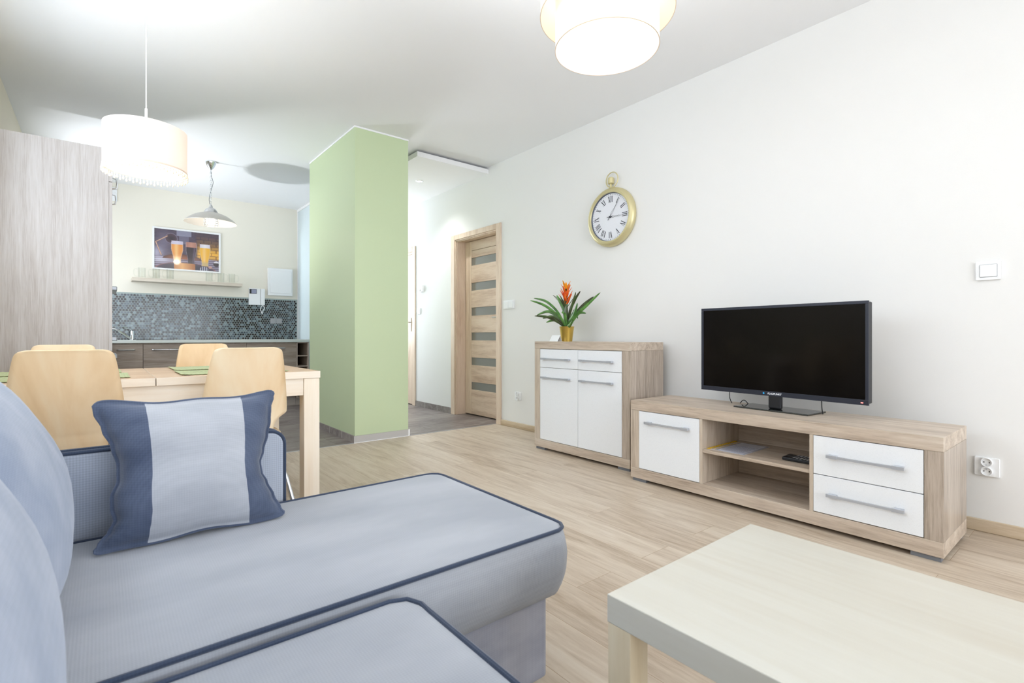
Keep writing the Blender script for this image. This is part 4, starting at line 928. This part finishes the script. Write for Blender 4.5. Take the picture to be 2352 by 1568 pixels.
# ------------------------------------------------------------------ dining chairs
def chair():
    e = thing('dining_chair', 'x', 'chair', (0, 0, 0), 0, 'bent birch dining chairs round the table')
    path = [(-0.068, 0.866, 0.100), (-0.067, 0.862, 0.118), (-0.064, 0.85, 0.131), (-0.056, 0.81, 0.140), (-0.044, 0.75, 0.150), (-0.030, 0.68, 0.160), (-0.016, 0.62, 0.167), (-0.007, 0.582, 0.170), (-0.004, 0.570, 0.166), (0.0, 0.556, 0.146), (0.003, 0.540, 0.126), (0.007, 0.520, 0.116), (0.016, 0.490, 0.112), (0.035, 0.464, 0.118), (0.065, 0.449, 0.135), (0.11, 0.443, 0.165), (0.17, 0.442, 0.190), (0.26, 0.444, 0.196), (0.34, 0.446, 0.190), (0.39, 0.440, 0.172), (0.408, 0.432, 0.140)]
    P = catmull(path, 5); nu = 14; mb = MB(); vs = []
    for (y, z, hw) in P:
        for i in range(nu+1):
            u = -1+2*i/nu; back = max(0, min(1, (z-0.46)/0.12))
            vs.append((u*hw, y+0.030*back*(u*hw/0.17)**2, z+(1-back)*0.012*(u*hw/0.19)**2))
    n = len(P); mb.add(vs, [(j*(nu+1)+i, j*(nu+1)+i+1, (j+1)*(nu+1)+i+1, (j+1)*(nu+1)+i) for j in range(n-1) for i in range(nu)])
    o = build('seat_shell', mb, M['shell'], e, smooth=True, angle=180); md = o.modifiers.new('t', 'SOLIDIFY'); md.thickness = 0.011; md.offset = 0
    for sx in (-1, 1):
        for (ty, fy) in ((0.12, -0.045), (0.32, 0.40)):
            build('leg', MB().tube([(sx*0.10, ty, 0.428), (sx*0.145, ty, 0.425), (sx*0.158, ty-0.01*(1 if ty < 0.2 else -1), 0.40), (sx*0.225, fy, 0.002)], 0.010, 10), M['chrome'], e, smooth=True)
    return e
c0_ = chair()
for i, (x, y, rz, lb) in enumerate(((0.483, 2.405, 0.03, 'birch dining chair at near side, right, behind the sofa arm'), (-0.095, 2.405, 0.0, 'birch dining chair at near side, left, backing onto the sofa'),
                                 (0.510, 3.700, PI, 'birch dining chair at far side, right, in front of grey cabinets'), (-0.160, 3.700, PI, 'birch dining chair at far side, left, its top just showing'))):
    c = c0_ if i == 0 else copy_tree(c0_)
    c.location = (x, y, 0); c.rotation_euler = (0, 0, rz); c['label'] = lb

# ------------------------------------------------------------------ sofa
def softbox(x0, x1, y0, y1, z0, z1, r=0.03, bt=0.008, bs=0.010, rc=0.05, nseg=26, wrinkle=0.0, seed=0):
    """upholstered cushion: rounded corners in plan, crowned top, bulged sides; returns MB and the piping loop"""
    rnd = random.Random(seed); mb = MB()
    ol = rrect(x0, x1, y0, y1, rc, 6)
    def resample(ol, m):
        P = ol+[ol[0]]; d = [0]
        for a, b in zip(P, P[1:]): d.append(d[-1]+math.dist(a, b))
        out = []; k = 0
        for i in range(m):
            t = d[-1]*i/m
            while d[k+1] < t: k += 1
            s = (t-d[k])/max(1e-9, d[k+1]-d[k]); out.append((P[k][0]+(P[k+1][0]-P[k][0])*s, P[k][1]+(P[k+1][1]-P[k][1])*s))
        return out
    m = 160; ol = resample(ol, m); cx, cy = (x0+x1)/2, (y0+y1)/2
    ph = [rnd.uniform(0, 6) for _ in range(6)]
    def wob(i): return wrinkle*(math.sin(i*0.35+ph[0])+0.6*math.sin(i*0.83+ph[1])+0.4*math.sin(i*1.7+ph[2]))
    rings = []
    h = z1-z0
    for k in range(9):
        t = k/8; z = z0+h*t; bul = bs*math.sin(PI*t)-0.006*(1-t)**4*2
        ring = []
        for i, (x, y) in enumerate(ol):
            dx, dy = x-cx, y-cy; L_ = math.hypot(dx, dy)
            nx_ = 1 if abs(dx)/(x1-x0) > abs(dy)/(y1-y0) else 0
            q = (ol[(i+1) % m][0]-ol[i-1][0], ol[(i+1) % m][1]-ol[i-1][1]); ql = math.hypot(*q); n_ = (q[1]/ql, -q[0]/ql)
            b = bul+(wob(i+k*2.0) if 0 < k < 8 else 0)
            ring.append((x+n_[0]*b, y+n_[1]*b, z))
        rings.append(ring)
    for s, dz in ((0.985, 0.004), (0.955, 0.009), (0.90, 0.013), (0.78, 0.016), (0.6, 0.018), (0.4, 0.019), (0.2, 0.0195), (0.02, 0.02)):
        rings.append([(cx+(x-cx)*s, cy+(y-cy)*s, z1+dz*bt/0.02) for x, y in ol])
    vs = [v for r_ in rings for v in r_]; fs = []
    for j in range(len(rings)-1):
        for i in range(m): k = (i+1) % m; fs.append((j*m+i, j*m+k, (j+1)*m+k, (j+1)*m+i))
    fs.append(tuple(range(m))[::-1]); fs.append(tuple(range((len(rings)-1)*m, len(rings)*m)))
    mb.add(vs, fs); return mb, [(x, y, z1) for x, y in ol]
sofa = thing('corner_sofa', 'grey-blue corner sofa with navy piping and chaise in the foreground', 'sofa', (0.2, 0.8, 0))
SB = L+0.02
build('base', MB().box(SB, 0.895, 0.955, 1.575, 0.035, 0.246), M['sofa_side'], sofa, bevel=0.012, seg=3, label='chaise base in grey woven fabric')
build('base', MB().box(SB, 0.435, -1.10, 0.95, 0.035, 0.246), M['sofa_side'], sofa, bevel=0.012, seg=3)
mb, pipe = softbox(SB+0.12, 0.948, 0.928, 1.600, 0.250, 0.418, bt=0.006, bs=0.014, rc=0.045, wrinkle=0.0009, seed=2)
ch = build('chaise_cushion', mb, [M['sofa']], sofa, smooth=True, angle=80)
build('piping', MB().tube(pipe, 0.0052, 8, closed=True), M['navy'], ch, smooth=True, label='navy piping round the chaise edge')
mb, pipe = softbox(SB+0.12, 0.475, -1.09, 0.905, 0.250, 0.402, bt=0.006, bs=0.008, rc=0.045, wrinkle=0.0009, seed=5)
sc_ = build('seat_cushion', mb, [M['sofa']], sofa, smooth=True, angle=80)
build('piping', MB().tube(pipe, 0.0058, 8, closed=True), M['navy'], sc_, smooth=True, label='navy piping round the seat edge')
build('backrest', MB().box(SB, SB+0.13, -1.10, 1.62, 0.035, 0.70), M['sofa'], sofa, bevel=0.03, seg=4)
# low side arm behind the chaise
AY0, AY1 = 1.628, 1.672; AX1 = 0.432; AZ = 0.628
poly = [(SB+0.135, 0.05), (AX1, 0.05), (AX1, AZ-0.04)]+[(AX1-0.04+0.04*math.cos(a*PI/16), AZ-0.04+0.04*math.sin(a*PI/16)) for a in range(1, 9)]+[(SB+0.135, AZ)]
am = build('arm_panel', MB().prism(poly, 'y', AY0, AY1), M['arm'], sofa, bevel=0.008, seg=3)
edge = [(AX1+0.001, 0.06), (AX1+0.001, AZ-0.04)]+[(AX1-0.04+0.041*math.cos(a*PI/16), AZ-0.04+0.041*math.sin(a*PI/16)) for a in range(1, 9)]+[(SB+0.14, AZ+0.001)]
build('piping', MB().tube([(x, AY0+0.004, z) for x, z in edge], 0.0055, 8).tube([(x, AY1-0.004, z) for x, z in edge], 0.0055, 8), M['navy'], am, smooth=True, label='navy piping round the arm')
build('border_band', MB().prism([(x+0.0005, z+0.0005) for x, z in edge]+[(x-0.004, z-0.004) for x, z in edge[::-1]], 'y', AY0+0.004, AY1-0.004), M['navy'], am)
for x, y in ((0.83, 1.02), (0.83, 1.50), (SB+0.05, 1.50), (SB+0.05, -1.0), (0.36, -1.0), (0.36, 0.80)): build('foot', MB().lathe([(0.02, 0), (0.022, 0.036)], (x, y, 0), 12), M['black'], sofa)
def backcushion(yc, hy, cx, cz, a, b, tilt, pw=2.5, seed=0, name='back_cushion'):
    """soft rounded back cushion: superellipsoid, thicker low down"""
    mb = MB(); nu, nv = 56, 40; rn = random.Random(seed); ph = [rn.uniform(0, 6) for _ in range(6)]
    def se(c, p): return math.copysign(abs(c)**p, c)
    ct, stt = math.cos(tilt), math.sin(tilt)
    def fn(i, j):
        u = -PI+2*PI*i; v = -PI/2+PI*j; p = 2/pw
        X = a*se(math.cos(v), 0.8)*se(math.cos(u), p); Z = b*se(math.cos(v), 0.8)*se(math.sin(u), p); Y = hy*se(math.sin(v), 0.62)
        X *= 1+0.16*(-Z/b)*0.6
        wv = 1+0.012*math.sin(Z*22+Y*9+ph[0])+0.008*math.sin(Z*40-Y*25+ph[1])
        X *= wv
        return (cx+X*ct+Z*stt, yc+Y, cz-X*stt*-1*-1+Z*ct)
    mb.grid(fn, nu, nv)
    o = build(name, mb, M['cushf'], sofa, smooth=True, angle=180)
    bm = bmesh.new(); bm.from_mesh(o.data); bmesh.ops.remove_doubles(bm, verts=bm.verts, dist=0.0006); bmesh.ops.recalc_face_normals(bm, faces=bm.faces); bm.to_mesh(o.data); bm.free()
    return o
backcushion(1.285, 0.315, -0.198, 0.632, 0.140, 0.246, -0.27, pw=2.15, seed=1)
backcushion(0.650, 0.310, -0.186, 0.630, 0.145, 0.228, -0.22, pw=2.3, seed=2)

# striped throw pillow leaning on the arm
def pillow():
    e = thing('throw_pillow', 'square throw pillow, pale grey centre between two dark blue bands', 'pillow', (0.19, 1.45, 0.4285))
    n = 72; hwid, hh, T = 0.184, 0.168, 0.072
    rn = random.Random(4)
    def outline(u, v):
        if u < 0: tab = ((-1, 0), (-0.86, 16), (-0.72, 34), (-0.6, 44), (-0.45, 38), (-0.3, 38), (-0.1, 50), (0.1, 50), (0.35, 40), (0.6, 24), (0.85, 8), (1, 0))
        else: tab = ((-1, 0), (-0.85, 16), (-0.65, 30), (-0.42, 44), (-0.28, 54), (-0.12, 56), (0.05, 46), (0.3, 33), (0.5, 24), (0.72, 20), (0.88, 10), (1, 0))
        ins = 0
        for (a, b), (c, d) in zip(tab, tab[1:]):
            if a <= v <= c: t = (v-a)/(c-a); ins = b+(d-b)*t*t*(3-2*t); break
        ins *= 0.00105
        W_ = hwid+0.024
        x = u*(W_-ins*abs(u)**1.5); z = (hh+0.010)*v*(1-0.085*(1-u*u)*(1.0 if v > 0 else 0.7))
        k = (abs(u)*abs(v))**14; x -= math.copysign(0.010, u)*k; z -= math.copysign(0.010, v)*k      # rounded tips
        z += 0.003*math.sin(u*7+1)*abs(v)**6
        return x, z
    def thick(u, v):
        uu, vv = min(1, abs(u)/0.95), min(1, abs(v)/0.95)
        t = T*((1-uu**2.4)*(1-vv**2.4))**0.55
        # puckers running in from the seams
        pk = 0.0045*math.sin(v*19+2*u)*max(0, abs(u)-0.55)/0.45*(1-uu)**0.3*3*(1-uu) if uu < 1 else 0
        pk += 0.006*math.exp(-((v+0.30)/0.07)**2)*-1*max(0, abs(u)-0.62)*4*(1-uu)
        pk += 0.004*math.exp(-((v-0.1)/0.06)**2)*-1*max(0, u-0.62)*4*(1-uu)
        return max(0, t+pk)
    tilt = math.radians(-19)      # top leans back (+y)
    ct, st_ = math.cos(tilt), math.sin(tilt)
    def place(x, yl, z):
        z += hh+0.006
        return (0.186+x+0.004*0, 1.452+yl*ct-z*st_, 0.4275+z*ct+yl*st_+0.0)
    us = sorted(set([-1+2*i/n for i in range(n+1)]+[-0.49, 0.545]))
    nu = len(us)-1
    mb = MB()
    for side in (-1, 1):
        vs = []
        for j in range(n+1):
            for u in us:
                v = -1+2*j/n; x, z = outline(u, v); t = thick(u, v); vs.append(place(x, side*(t+0.0022), z))
        k = len(mb.v); mb.v += vs
        for j in range(n):
            for i in range(nu):
                um = (us[i]+us[i+1])/2; mb.f.append([k+j*(nu+1)+i, k+j*(nu+1)+i+1, k+(j+1)*(nu+1)+i+1, k+(j+1)*(nu+1)+i]); mb.mi.append(1 if -0.49 < um < 0.545 else 0)
    o = build('cover', mb, [M['pdark'], M['plight']], e, smooth=True, angle=180)
    loop = []
    for k in range(4):
        for i in range(40):
            s = -1+2*i/40; u, v = ((s, -1), (1, s), (-s, 1), (-1, -s))[k]; x, z = outline(u, v); loop.append(place(x, 0, z))
    build('piping', MB().tube(loop, 0.0032, 8, closed=True), M['pdark'], e, smooth=True, label='dark blue corded edge')
    return e
pillow()
